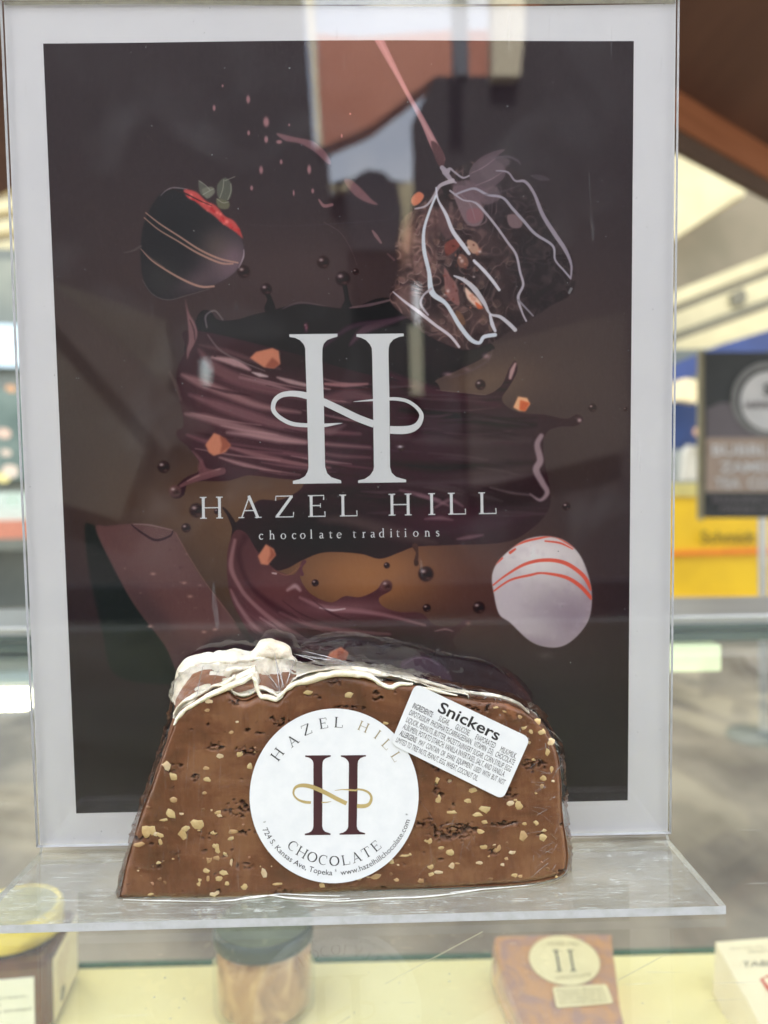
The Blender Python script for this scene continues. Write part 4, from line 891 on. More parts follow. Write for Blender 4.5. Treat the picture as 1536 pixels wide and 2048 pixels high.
# white icing layer showing along the top of the cut
rg = random.Random(5)
for seed, (pts, rad) in enumerate((
    ([(348,1450),(356,1436),(370,1420),(392,1406),(415,1393),(440,1381),(462,1370),(486,1362),(506,1348)], [.0005,.0009,.0011,.0012,.0013,.0014,.0016,.0015,.0009]),
    ([(500,1352),(510,1360),(514,1378),(522,1392),(536,1394),(552,1398),(566,1392)], [.0007,.0010,.0008,.0010,.0013,.0011,.0006]),
    ([(556,1396),(572,1380),(590,1368),(612,1362),(640,1354),(668,1348),(700,1347),(728,1350),(748,1358),(766,1370),(784,1374),(800,1368),(826,1368)], [.0006,.0009,.0013,.0015,.0017,.0016,.0017,.0014,.0012,.001,.0011,.0009,.0005]),
    ([(600,1352),(640,1343),(690,1338),(740,1343),(790,1355),(840,1364)], [.0008,.0014,.0016,.0015,.0012,.0006]),
    ([(392,1396),(420,1380),(448,1368),(470,1352)], [.0006,.0012,.0014,.0008]),
    ([(790,1352),(830,1358),(868,1368),(905,1380),(950,1387),(1000,1394),(1036,1408),(1058,1426)], [.0004,.0009,.0008,.0011,.0008,.001,.0009,.0004]),
    ([(840,1374),(880,1384),(915,1391)], [.0003,.0008,.0003]))):
    Q = [at_depth(x, y, (.0004 if seed not in (3, 4, 5) else .004)) for x, y in pts]
    tube('icing_rim', Q, [r_*(.95 if seed in (0, 1) else 1.05) for r_ in rad], M_ICING, fudge, .62, 14, seed+20, sub=9)

# cling film: a wrinkled clear shell
def wrap_bump(N, L):
    a = nd_noise(N, L, 60, (1,1,3), (0,.4,0), 5, 1.5, .55); b = nd_noise(N, L, 260, (.3,1,2), (0,-.5,0), 3, .5)
    s = nd_math(N, L, 'ADD', a, nd_math(N, L, 'MULTIPLY', b, .35))
    bp = N.new('ShaderNodeBump'); bp.inputs['Strength'].default_value = 1.0; bp.inputs['Distance'].default_value = .0012; L.new(s, bp.inputs['Height']); return bp.outputs[0]
M_WRAPF = clear('cling_film_tight', ior=1.45, rough=.04, gain=.45, bump=wrap_bump, bothsides=True)
M_WRAP = clear('cling_film', ior=1.5, rough=.02, gain=.75, bump=wrap_bump, bothsides=True)
nu2, nv2 = 210, 110
Wf = coons(curve(fLeft,nv2), curve(fTop,nu2), curve(fRight,nv2), curve(fBot,nu2), nu2, nv2)
Wb = coons(curve(bLeft,nv2,DEP), curve(bTop,nu2,DEP), curve(bRight,nv2,DEP), curve(bBot,nu2,DEP), nu2, nv2)
def smooth_top(G):      # the film spans hollows instead of following them
    r = ring(G); return r
wr, wb_ = ring(Wf), ring(Wb); nr2 = len(wr); c2 = wr.mean(0)
def blurring(a, it, top):
    for _ in range(it): a = np.where(top[:,None], np.maximum(a, (np.roll(a,1,0)+np.roll(a,-1,0))/2) if False else (np.roll(a,1,0)+a*2+np.roll(a,-1,0))/4, a)
    return a
top2 = np.zeros(nr2, bool); top2[nv2+4:nv2+nu2-6] = True
wr_s, wb_s = blurring(wr, 60, top2), blurring(wb_, 60, top2)
wedge = np.minimum(np.minimum(np.linspace(0,1,nu2)[None]*.13, (1-np.linspace(0,1,nu2)[None])*.13), np.minimum(np.linspace(0,1,nv2)[:,None]*.06, (1-np.linspace(0,1,nv2)[:,None])*.06))
we = np.clip(wedge/.003, 0, 1)
rid = lambda x, y, z: 1-np.abs(noise3(x, y, z))*2
wd = 0.00045+.0002*np.clip(rid(Wf[...,0]*150+Wf[...,1]*60, Wf[...,1]*60-Wf[...,0]*30, 2)-.5, 0, 1)-.0022*(1-np.sqrt(1-(1-we)**2))
wd += np.clip((Wf[...,0]-.112)/.01, 0, 1)*.0009*np.clip(rid(Wf[...,0]*260, Wf[...,1]*90, 6)-.45, 0, 1)
WP = FL[None,None]+EX*Wf[...,0:1]+np.array([0,0,1.0])*(Wf[...,1:2]-FL[2])+EN*wd[...,None]
wn = nu2*nv2; WV = [WP.reshape(-1,3)]; NS2 = 30
for k in range(1, NS2+1):
    t = k/NS2; q = wr_s*(1-t)+wb_s*t; base = wr*(1-t)+wb_*t
    q = base*(1-min(1,t*4))+q*min(1,t*4)
    d = q-c2; d /= np.linalg.norm(d, axis=1, keepdims=True)
    an = np.arange(nr2)/nr2*60
    lift = .0007+.0012*math.sin(math.pi*t)+np.where(top2, .0018*math.sin(math.pi*min(1,t*1.2))*(1+0*an), 0)
    lift = lift+.0011*np.clip(rid(an*1.4+1.5*t, t*1.2+an*.1, 3)-.35, 0, 1)+.0007*np.clip(rid(an*4+3*t, t*3, 8)-.4, 0, 1)
    q = q+d*lift[:,None]; q[:,1] = np.maximum(q[:,1], .0001)
    WV.append(FL[None]+EX*q[:,:1]+np.array([0,0,1.0])*(q[:,1:2]-FL[2])-EN*(DEP*1.02*t))
WV = np.concatenate(WV)
ri2 = np.concatenate([np.arange(nv2-1)*nu2, (nv2-1)*nu2+np.arange(nu2-1), (np.arange(nv2-1, 0, -1))*nu2+nu2-1, np.arange(nu2-1, 0, -1)])
WF = [grid_faces(nu2, nv2)]; prev = ri2
for k in range(NS2):
    cur = wn+k*nr2+np.arange(nr2); WF.append(np.stack([prev, np.roll(prev,-1), np.roll(cur,-1), cur], 1)); prev = cur
film = big_mesh('cling_film', WV, np.concatenate(WF), [M_WRAPF, M_WRAP], fudge, MI=[0]*len(WF[0])+[1]*sum(len(q) for q in WF[1:]))
# a loose frill of film along the bottom and stray folds
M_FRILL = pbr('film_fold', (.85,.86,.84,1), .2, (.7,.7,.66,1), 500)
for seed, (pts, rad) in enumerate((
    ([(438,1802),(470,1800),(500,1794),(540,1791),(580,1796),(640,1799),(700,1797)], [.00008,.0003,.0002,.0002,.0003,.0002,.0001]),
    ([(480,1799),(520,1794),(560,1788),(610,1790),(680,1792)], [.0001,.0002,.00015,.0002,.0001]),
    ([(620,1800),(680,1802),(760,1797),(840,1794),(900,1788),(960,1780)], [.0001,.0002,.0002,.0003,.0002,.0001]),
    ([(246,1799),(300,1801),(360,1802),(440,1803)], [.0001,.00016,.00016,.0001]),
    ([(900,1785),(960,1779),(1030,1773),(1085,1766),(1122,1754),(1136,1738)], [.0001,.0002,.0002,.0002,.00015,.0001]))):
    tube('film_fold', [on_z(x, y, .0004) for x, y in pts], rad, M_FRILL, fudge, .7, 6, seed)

# taut creases of the film over the top; whitened tubes put in as glints
M_CREASE_GLINT = clear('film_crease_glint', ior=1.5, rough=.15, gain=3.0, haze=((.95,.96,.97,1), lambda N, L: nd_range(N, L, nd_noise(N, L, 700, (1,1,1), (0,0,0), 2), .35, .65, .1, .75)), bothsides=True)
cr = random.Random(21); k = 0
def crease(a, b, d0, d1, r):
    P0, P1 = at_depth(*a, d0), at_depth(*b, d1); mid = (P0+P1)/2+np.array([0,0,.0006]); tube('film_crease_glint', [P0, mid, P1], [r*.3, r, r*.2], M_CREASE_GLINT, fudge, .6, 6, cr.randint(0,50), sub=5)
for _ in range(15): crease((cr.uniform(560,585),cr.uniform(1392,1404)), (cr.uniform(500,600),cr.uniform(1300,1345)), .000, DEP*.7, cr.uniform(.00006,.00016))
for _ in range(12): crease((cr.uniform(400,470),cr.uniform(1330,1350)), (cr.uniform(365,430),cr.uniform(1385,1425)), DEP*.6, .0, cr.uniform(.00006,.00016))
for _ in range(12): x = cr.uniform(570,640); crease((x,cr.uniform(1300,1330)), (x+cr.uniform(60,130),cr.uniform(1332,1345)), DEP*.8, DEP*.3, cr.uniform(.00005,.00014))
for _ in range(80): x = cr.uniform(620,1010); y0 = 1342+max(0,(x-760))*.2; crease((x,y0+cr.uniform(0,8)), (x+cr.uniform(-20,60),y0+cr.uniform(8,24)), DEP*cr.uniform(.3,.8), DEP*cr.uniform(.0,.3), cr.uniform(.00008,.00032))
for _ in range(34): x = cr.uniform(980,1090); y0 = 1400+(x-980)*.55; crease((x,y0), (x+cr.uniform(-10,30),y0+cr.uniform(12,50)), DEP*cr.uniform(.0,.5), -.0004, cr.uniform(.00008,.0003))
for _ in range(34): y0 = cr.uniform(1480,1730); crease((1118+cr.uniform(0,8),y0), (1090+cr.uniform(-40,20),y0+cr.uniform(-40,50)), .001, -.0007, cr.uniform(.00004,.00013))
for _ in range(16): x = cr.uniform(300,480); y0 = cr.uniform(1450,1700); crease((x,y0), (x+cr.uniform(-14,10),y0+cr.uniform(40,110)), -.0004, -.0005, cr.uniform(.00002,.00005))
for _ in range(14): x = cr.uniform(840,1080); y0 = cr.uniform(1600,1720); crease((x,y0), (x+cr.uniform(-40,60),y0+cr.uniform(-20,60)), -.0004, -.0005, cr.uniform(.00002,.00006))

# round brand sticker
M_STICK = pbr('sticker_paper', srgb(228,230,232), .45, srgb(220,223,226), 220, lo=.3, hi=.7)
M_INK_M = pbr('maroon_ink', srgb(64,28,34), .5, srgb(58,26,32), 60); M_INK_G = pbr('gold_ink', srgb(184,164,110), .45, srgb(170,150,98), 60)
M_INK_K = pbr('black_ink', srgb(38,36,38), .5, srgb(34,32,34), 60); M_INK_T = pbr('tan_ink', srgb(160,148,116), .5, srgb(150,138,108), 60)
SO = .00085
cs, cz_ = fs(669, 1590); Rs = .5*(abs(fs(838,1590)[0]-fs(501,1590)[0])); Rz = .5*abs(fs(669,1416)[1]-fs(669,1764)[1])
def disc(name, off, th_, mat, parent):
    V = []; n = 96
    for o in (off-th_, off):
        for k in range(n): a = 2*math.pi*k/n; V.append(fp(cs+Rs*math.cos(a), cz_+Rz*math.sin(a), o))
    F = [tuple(range(n, 2*n))]+[(k, (k+1)%n, n+(k+1)%n, n+k) for k in range(n)]
    return mesh_obj(name, V, F, mat, parent)
stk = disc('round_sticker', SO, .0001, M_STICK, fudge); stk['label'] = 'round white brand sticker'
sc_ = 4.042
def sk(x, y, k=0): s, z = fs(480+x/sc_, 1390+y/sc_); return fp(s, z, SO+.00003+.000004*k)
# emblem: same stems, gold swash
def lg(q, k): # poster logo pixel -> sticker crop pixel
    x = (q[0]-520)*4.389; y = (q[1]-640)*4.389
    return sk(528+(x-258)*(490/1002)-(y-125)*.0137, 480+(y-125)*(642/1310), k)
sub = fudge
v, f = join_vf([flat_poly(A_, lambda x, y, k: lg((x, y), k), 1), flat_poly(B_, lambda x, y, k: lg((x, y), k), 1)]); mesh_obj('emblem', v, f, M_INK_M, stk)
gp = []
for pts, wd in (([(575,860),(520,855),(470,835),(438,800),(436,765),(455,735),(500,722),(560,728),(620,748),(700,785),(780,828),(862,868)], [22,22,16,14,16,22,30,34,34,34,34,34]),
                ([(765,764),(820,756),(880,756)], [3,7,12]), ([(880,760),(945,762)], [14,14]), ([(945,752),(1000,760),(1045,785),(1062,825),(1045,870),(1005,888),(945,888)], [14,16,18,20,26,32,32]), ([(660,858),(700,858),(740,850)], [10,8,3])):
    Q = cat(pts, False, 6); Wd = list(np.interp(np.linspace(0,1,len(Q)), np.linspace(0,1,len(wd)), wd)); v, f = stroke_poly(Q, Wd); gp.append(([sk(q[0], q[1], 3+len(gp)) for q in v], f))
v, f = join_vf(gp); mesh_obj('swash', v, f, M_INK_G, stk)
CX0, CY0 = 764., 806.
def arc_letters(items, mat, hgt, sx=1.0, inward=False):
    it = []
    for ch, x, y in items:
        a = math.atan2(-(y-CY0), x-CX0); rot = a-math.pi/2 if not inward else a+math.pi/2
        r = math.hypot(x-CX0, y-CY0); rb_ = r-hgt/2 if not inward else r+hgt/2
        it.append((ch, CX0+rb_*math.cos(a), -(CY0-rb_*math.sin(a)), hgt, rot, sx))
    letters_mesh('lettering', it, lambda x, y, k: sk(x, -y, k), mat, stk)
arc_letters([('H',305,470),('A',428,362),('Z',540,272),('E',675,222),('L',797,214)], M_INK_K, 84)
arc_letters([('H',1000,250),('I',1112,312),('L',1187,390),('L',1264,488)], M_INK_T, 78)
ang = [math.radians(a) for a in np.linspace(-129.5, -50.5, 9)]
arc_letters([(c, CX0+524*math.cos(a), CY0-524*math.sin(a)) for c, a in zip('CHOCOLATE', ang)], M_INK_K, 80, .98, True)
def arc_text(text, a0, a1, r, h):
    V2, F2 = sans_mesh(text); xs = [q[0] for q in V2]; lo_, hi_ = min(xs), max(xs); V = []
    for x, y in V2:
        a = math.radians(a0+(a1-a0)*(x-lo_)/(hi_-lo_)); rr = r-(y-.3)/.70*h
        V.append(sk(CX0+rr*math.cos(a), CY0-rr*math.sin(a), 1))
    return V, F2
v, f = join_vf([arc_text('724 S. Kansas Ave, Topeka', -155, -91.5, 622, 44), arc_text('www.hazelhillchocolate.com', -85.5, -18, 622, 44)] + [arc_text('*', a-.6, a+.6, 612, 40) for a in (-159.5, -89, -14.5)])
mesh_obj('lettering', v, f, M_INK_K, stk)

# ingredient label
sc2 = 5.297; LD = np.array([.8955,.4450]); LN = np.array([-.4335,.9011])
def lbx(x, y, k=0):
    s, z = fs(770+x/sc2, 1360+y/sc2); return fp(s, z, SO+.00028+.00003+.000004*k)
def rr_pts(c, r, n=6):
    out = []; m_ = len(c)
    for i in range(m_):
        p0, p1, p2 = np.array(c[i-1]), np.array(c[i]), np.array(c[(i+1)%m_]); a = p1+(p0-p1)/np.linalg.norm(p0-p1)*r; b = p1+(p2-p1)/np.linalg.norm(p2-p1)*r
        for k in range(n+1): t = k/n; out.append(tuple((1-t)**2*a+2*t*(1-t)*p1+t*t*b))
    return out
oc = rr_pts([(318,28),(1532,602),(1242,1252),(56,662)], 80)
V = [lbx(x, y, -6)-EN*.0 for x, y in oc]; V2 = [p-EN*.0001 for p in V]; n = len(V)
lab = mesh_obj('ingredient_label', V+V2, [tuple(t) for t in tessellate_polygon([[Vector((x,y,0)) for x,y in oc]])]+[(i,(i+1)%n,(i+1)%n+n,i+n) for i in range(n)], M_STICK, fudge)
lab['label'] = 'white rounded ingredient label, tilted'
def line(text, x0, y0, x1, y1, h, bold=0.0, k=0):
    a = np.array([x0,y0],float); b = np.array([x1,y1],float); d = (b-a)/np.linalg.norm(b-a); nrm_ = np.array([d[1],-d[0]]); Lw = np.linalg.norm(b-a)
    return sans_fit(text, 0, Lw, 0, h, lambda s, t, k_: lbx(*(a+d*s+nrm_*t), k_), bold, k)
rows = [line('Snickers', 548, 322, 1182, 632, 118, .018)]
mesh_obj('title_lettering', rows[0][0], rows[0][1], M_INK_K, lab)
rows = [line('INGREDIENTS:', 283, 281, 492, 386, 60, .012), line('SUGAR,', 556, 416, 665, 472, 60), line('GLUCOSE,', 732, 504, 882, 580, 60), line('EVAPORATED', 945, 612, 1150, 712, 60), line('MILK(MILK,', 1205, 742, 1372, 822, 60),
 line('DIPOTASSIUM  PHOSPHATE,CARRAGEENAN,  VITAMIN  D3),  CHOCOLATE', 247, 356, 1352, 890, 60), line('LIQUOR, PEANUTS, BUTTER, MAZETTA(INVERT SUGAR, CORN SYRUP, EGG', 215, 430, 1315, 960, 60),
 line('ALBUMEN, POTATO STARCH, VANILLA INVERTASE), SALT, AND VANILLA.', 180, 500, 1252, 1012, 60), line('ALLERGENS:', 146, 570, 322, 655, 60, .012), line('MAY  CONTAIN  OR  SHARE  EQUIPMENT  USED  WITH  BUT  NOT', 345, 668, 1250, 1098, 58),
 line('LIMITED TO TREE NUTS, PEANUT, EGG, WHEAT, COCONUT OIL.', 108, 642, 968, 1056, 58)]
v, f = join_vf(rows); mesh_obj('ingredient_lettering', v, f, M_INK_K, lab)

# ------------------------------------------------------------------ the glass counter and what lies in it
GT = -TH_B-0.0006      # top of the counter glass
def cscr(N, L):
    a = nd_noise(N, L, 120, (.15,2,1), (0,0,.6), 2, .3); b = nd_noise(N, L, 700, (1,1,1), (0,0,0), 2); c = nd_noise(N, L, 6, (1,1,1), (0,0,0), 5, 1.5)
    s = nd_math(N, L, 'ADD', nd_range(N, L, a, .72, .76, 0, .25), nd_range(N, L, b, .74, .78, 0, .3))
    return nd_math(N, L, 'ADD', s, nd_range(N, L, c, .35, .75, .015, .09))
M_GLASS = clear('counter_glass', gain=.75, tint=(.985,.995,.98,1), haze=((.7,.76,.72,1), cscr))
M_GEDGE = pbr('glass_edge', srgb(70,110,90), .2, srgb(50,90,74), 60)
M_ALU = pbr('aluminium', srgb(196,198,196), .32, srgb(178,182,180), 120, metal=.6, stretch=(.05,1,1)); M_DARKM = pbr('dark_rail', srgb(92,104,102), .4, srgb(74,86,84), 60, stretch=(.1,1,1))
M_SHELF = pbr('cream_shelf', srgb(252,244,190), .45, srgb(248,238,178), 14); M_CREAM = pbr('cream_label', srgb(236,226,190), .5, srgb(228,216,178), 80)
case = empty('display_counter', (0, 0.1, -0.9), 'glass-topped display counter with cream shelf and metal rear rail, under the sign holder', 'display counter')
gl = box('glass_top', -1.0, 1.0, -.34, .50, GT-.006, GT, M_GLASS, case)
# only its upper face mirrors; the others are clear
box('rear_rail', -1.0, 1.0, .397, .515, -.0075, .0150, M_ALU, case, .0015)
box('rail_groove', -1.0, 1.0, .3945, .3972, .0028, .0075, M_DARKM, case); box('rail_face', -1.0, 1.0, .394, .3972, -.0070, .0012, M_DARKM, case)
M_DIFF = pbr('pale_diffuser', srgb(226,238,206), .5, srgb(214,230,196), 30)
box('light_cover', -1.0, .0, .392, .42, -.0330, -.0100, M_DARKM, case, .001)
mm_, N, L = new_mat('lit_diffuser'); d_ = N.new('ShaderNodeBsdfDiffuse'); d_.inputs[0].default_value = srgb(226,238,206); e_ = N.new('ShaderNodeEmission'); e_.inputs[0].default_value = srgb(226,240,200); e_.inputs[1].default_value = .13
ad_ = N.new('ShaderNodeAddShader'); L.new(d_.outputs[0], ad_.inputs[0]); L.new(e_.outputs[0], ad_.inputs[1]); oo_ = N.new('ShaderNodeOutputMaterial'); L.new(ad_.outputs[0], oo_.inputs[0])
box('lit_cover', .001, .3065, .392, .42, -.0330, -.0100, mm_, case, .001)
LEDm = emit('led_light', (1.0,.90,.52,1), 6.0)
for x0, x1 in ((-1.0, -.285), (.352, 1.0)):
    box('led_tube', x0, x1, .386, .398, -.0545, -.0370, LEDm, case, .003)
SHZ = -.205
box('shelf', -1.0, 1.0, -.34, .272, SHZ-.008, SHZ, M_SHELF, case, .001)
box('shelf_edge', -1.0, 1.0, .2725, .2765, SHZ-.008, SHZ+.0015, M_GEDGE, case)
M_PANEL = pbr('grey_panel', srgb(128,132,126), .5, srgb(104,110,104), 9, stretch=(.4,1,2)); 
box('front_panel', -1.0, 1.0, -.36, -.342, -.9, -.012, M_PANEL, case)
box('side_panel', -1.03, -1.002, -.34, .515, -.9, -.0, M_PANEL, case); box('side_panel', 1.002, 1.03, -.34, .515, -.9, -.0, M_PANEL, case)

for q in (((770,1945),(965,1843)),((1236,1938),(1330,1888)),((640,2048),(700,2008))):
    v, f = stroke_poly([tuple(on_z(*q[0], 0)[:2]), tuple(on_z(*q[1], 0)[:2])], .00022); mesh_obj('glass_scratch', [(a, b, GT+.00012) for a, b in v], f, pbr('scratch', srgb(190,186,150), .5), case)
# square jar at the left with a gold-rimmed lid
M_AMBER = pbr('caramel_glass', srgb(118,78,54), .08, srgb(78,50,34), 26, coat=.6, lo=.3, hi=.7); M_LABELW = pbr('white_label', srgb(238,238,228), .5, srgb(230,232,220), 60)
M_LIDG = pbr('gold_rim', srgb(238,222,120), .3, srgb(220,200,110), 40, metal=.3); M_LIDT = pbr('grey_lid_top', srgb(168,168,140), .4, srgb(140,142,118), 60, metal=.2, rough2=.6)
jc = at_depth_pt = None
def at_z_y(px, py, z): p = on_z(px, py, z); return p
lt = at_z_y(28, 1812, -.1395)
jar = empty('square_jar', (float(lt[0]), float(lt[1]), SHZ), 'square glass jar with yellow-rimmed lid and white labels on the shelf, leftmost of the goods', 'jar')
JX, JY, jr = lt[0], lt[1], .0305
def rot_pts(o, a, cx, cy):
    c, s = math.cos(a), math.sin(a)
    for v in o.data.vertices:
        x, y = v.co.x-cx, v.co.y-cy; v.co.x = cx+x*c-y*s; v.co.y = cy+x*s+y*c
JA = math.radians(6)
body = box('glass_body', JX-jr, JX+jr, JY-jr, JY+jr, SHZ+.0005, -.1585, M_AMBER, jar, .005)
lb1 = box('front_label', JX-jr-.0006+.004, JX+jr-.009, JY-jr-.0008, JY-jr-.0001, SHZ+.003, -.1685, M_LABELW, jar)
lb2 = box('side_label', JX+jr+.0001, JX+jr+.0008, JY-jr+.006, JY+jr-.003, SHZ+.004, -.1625, M_CREAM, jar)
def upright(text, x, y, z, h, wdt, mat, parent, axis='x', bold=0.0, sgn=1):
    V2, F2 = sans_mesh(text, bold); xs = [q[0] for q in V2]; a, b = min(xs), max(xs)
    V = [((x+(q[0]-a)/(b-a)*wdt, y, z+q[1]/.7*h) if axis == 'x' else (x, y+(q[0]-a)/(b-a)*wdt, z+q[1]/.7*h)) for q in V2]
    return mesh_obj('lettering', V, F2, mat, parent)
M_INKB = pbr('grey_ink', srgb(90,90,86), .5); M_INKR = pbr('red_ink', srgb(170,110,96), .5)
LT = []
for k, (t, wd) in enumerate((('nilla, cream,', .030), ('pieces', .014), ('Best by 07/2027', .032), ('00943', .012))):
    LT.append(upright(t, JX-.012, JY-jr-.0010, -.1800-.0042*k, .0016, wd, M_INKB, lb1))
bars = []
for k in range(16): bars.append(box_vf(JX-.010+k*.0013, JX-.010+k*.0013+rn.uniform(.0003,.0009), JY-jr-.0011, JY-jr-.00085, -.2035, -.1975))
v, f = join_vf(bars); LT.append(mesh_obj('barcode', v, f, M_INK_K, lb1))
for k in range(5): LT.append(upright(('HAZEL HILL','CHOCOLATE','CARAMEL','SAUCE','12 OZ')[k], JX+jr+.0011, JY-.018, -.170-.0042*k, .0016, .026-.003*k, M_INKR, lb2, 'y'))
v, f = join_vf([box_vf(JX+jr+.0009, JX+jr+.0012, JY-.012, JY-.0105, -.197, -.190), box_vf(JX+jr+.0009, JX+jr+.0012, JY-.006, JY-.0045, -.197, -.190), box_vf(JX+jr+.0009, JX+jr+.0012, JY-.0104, JY-.0061, -.1914, -.190), box_vf(JX+jr+.0009, JX+jr+.0012, JY-.0104, JY-.0061, -.197, -.1956)])
LT.append(mesh_obj('printed_mark', v, f, M_INKB, lb2))
neck = lathe('neck', [(.026,-.1605),(.0265,-.1572),(.0265,-.150)], (JX, JY, 0), pbr('dark_neck', srgb(70,62,44), .25, srgb(50,42,30), 60), jar)
lid = lathe('lid', [(.0285,-.1555),(.0295,-.1550),(.0298,-.1425),(.0290,-.1400),(.0272,-.1394),(.0262,-.1398)], (JX, JY, 0), M_LIDG, jar)
lathe('lid_top', [(.0264,-.13985),(.018,-.1400),(.010,-.1400),(.0001,-.1400)], (JX, JY, 0), M_LIDT, lid)
for o in [body, lb1, lb2]+LT: rot_pts(o, JA, JX, JY)

# round jar in the middle with a black lid
ct = on_z(527, 1842, -.149)
rj = empty('round_jar', (float(ct[0]), float(ct[1]), SHZ), 'round glass jar of brown caramel with dark lid, on the shelf under the fudge slice', 'jar')
def caramel():
    m, N, L = new_mat('caramel_filling'); p = N.new('ShaderNodeBsdfPrincipled'); o = N.new('ShaderNodeOutputMaterial'); L.new(p.outputs[0], o.inputs[0])
    a = nd_noise(N, L, 55, (1,1,.7), (0,0,0), 6, 1.5); r = N.new('ShaderNodeValToRGB'); r.color_ramp.elements[0].position = .35; r.color_ramp.elements[0].color = srgb(132,92,56); r.color_ramp.elements[1].position = .68; r.color_ramp.elements[1].color = srgb(206,170,124)
    e = r.color_ramp.elements.new(.5); e.color = srgb(176,134,92); L.new(a, r.inputs[0]); L.new(r.outputs[0], p.inputs['Base Color']); p.inputs['Roughness'].default_value = .35; return m
M_JG = clear('jar_glass', tint=(.97,.97,.93,1), rough=.02)
lathe('filling', [(.0001,SHZ+.004),(.026,SHZ+.004),(.0295,SHZ+.008),(.0295,-.1605),(.028,-.1595)], (ct[0], ct[1], 0), caramel(), rj)
lathe('glass_body', [(.0001,SHZ+.0005),(.029,SHZ+.0005),(.0322,SHZ+.004),(.0322,-.166),(.0318,-.161),(.0300,-.158)], (ct[0], ct[1], 0), M_JG, rj)
M_BLK = pbr('black_lid', srgb(52,66,62), .35, srgb(36,46,44), 60)
rl = lathe('lid', [(.0308,-.1590),(.0315,-.1585),(.0315,-.1515),(.0308,-.1495),(.0295,-.1490)], (ct[0], ct[1], 0), M_BLK, rj)
lathe('lid_top', [(.0296,-.14905),(.020,-.1492),(.0001,-.1492)], (ct[0], ct[1], 0), pbr('lid_top', srgb(112,120,100), .4, srgb(90,98,82), 60), rl)

# wrapped fudge wedge lying on the shelf
TILT = math.radians(16)
WN = np.array([0, -math.sin(TILT), math.cos(TILT)]); WC = CAM+ray(1125, 1960)*.478
def on_w(px, py, off=0): return on_plane(px, py, WC+WN*off, WN)
wedge_e = empty('wrapped_fudge_wedge', (float(WC[0]), float(WC[1]), SHZ), 'wrapped pinkish brown fudge wedge with cream round sticker lying on the shelf under the glass', 'fudge')
tops = [(990,1884),(1004,1874),(1100,1871),(1212,1870),(1222,1880),(1232,1960),(1240,2020),(1250,2090),(1180,2110),(1076,2112),(1056,2070),(1030,2010),(1004,1940)]
M_WF = pbr('wedge_fudge', srgb(206,156,112), .2, srgb(176,142,130), 42, dist=1.5, coat=.8, bump=.8, bscale=140, detail=6, lo=.4, hi=.6)
Tp = [on_w(x, y)+WN*.0006*noise3(x*.05, y*.05, 1) for x, y in [tuple(q) for q in cat(tops, True, 3)]]
n = len(Tp); V = []; cc = np.mean(Tp, axis=0)
NSIDE = 7
for p in Tp: V.append(p)
for k in range(1, NSIDE+1):
    t = k/NSIDE
    for i, p in enumerate(Tp):
        q = p.copy(); q[2] = p[2]+(SHZ+.0008-p[2])*t; o_ = (p-cc); o_[2] = 0; q = q+o_*(.05*math.sin(t*2.2)+.03*float(noise3(i*.5, t*4, 2))); V.append(q)
F = [(k*n+i, k*n+(i+1)%n, (k+1)*n+(i+1)%n, (k+1)*n+i) for k in range(NSIDE) for i in range(n)]
tri = tessellate_polygon([[Vector(p) for p in Tp]])
F += [tuple(t) for t in tri]
wb = mesh_obj('fudge_block', V, F, M_WF, wedge_e); bm = bmesh.new(); bm.from_mesh(wb.data); bmesh.ops.recalc_face_normals(bm, faces=bm.faces[:]); bm.to_mesh(wb.data); bm.free()
M_ST2 = pbr('cream_sticker', srgb(238,226,180), .45, srgb(230,218,172), 90)
def plate(name, pts, off, mat, parent, surf=on_w, nrm_=WN, t=.0003):
    P = [surf(x, y, off) for x, y in pts]; return prism(name, P, -nrm_*t, mat, parent)
el = [(1129+71*math.cos(a)+10*math.sin(a)*-1*0, 1921+49*math.sin(a)+7*math.cos(a)) for a in np.linspace(0, 2*math.pi, 49)[:-1]]
s3 = plate('round_sticker', el, .0014, M_ST2, wedge_e)
for x0, x1 in ((1112,1120),(1140,1148)):
    plate('emblem_stem', [(x0-3,1902),(x0+5,1901),(x0+5+7,1941),(x0+10,1942),(x0+3,1942)] if False else [(x0-2,1902),(x0+2,1902),(x0+9,1940),(x0+5,1940)], .0017, M_INKB, s3, t=.0002)
    plate('emblem_stem', [(x0-6,1900),(x0+6,1900),(x0+6,1902),(x0-6,1902)], .0017, M_INKB, s3, t=.0002); plate('emblem_stem', [(x0+1,1940),(x0+13,1940),(x0+13,1942),(x0+1,1942)], .0017, M_INKB, s3, t=.0002)
def wtext(text, x0, x1, y, h, mat, parent, skew=0.0, off=.0017, surf=on_w, rise=0.0):
    V2, F2 = sans_mesh(text); xs = [q[0] for q in V2]; a, b = min(xs), max(xs)
    return mesh_obj('lettering', [surf(x0+(q[0]-a)/(b-a)*(x1-x0)-skew*q[1], y-q[1]/.7*h+rise*(q[0]-a)/(b-a), off) for q in V2], F2, mat, parent)
wtext('CHOCOLATE', 1110, 1182, 1960, 7, M_INK_T, s3, rise=-8); wtext('HAZEL HILL', 1095, 1160, 1890, 6, M_INK_T, s3)
s4 = plate('ingredient_label', rr_pts([(1105,1974),(1213,1968),(1227,2006),(1113,2016)], 6), .0016, M_ST2, wedge_e)
for k in range(4): wtext(('Peanut Butter','INGREDIENTS: SUGAR, MILK','CREAM, PEANUTS, SALT','MAY CONTAIN TREE NUTS')[k], 1114+k*2, 1208+k*2, 1984+k*8, 5, M_INK_T, s4, off=.0019, rise=-5)

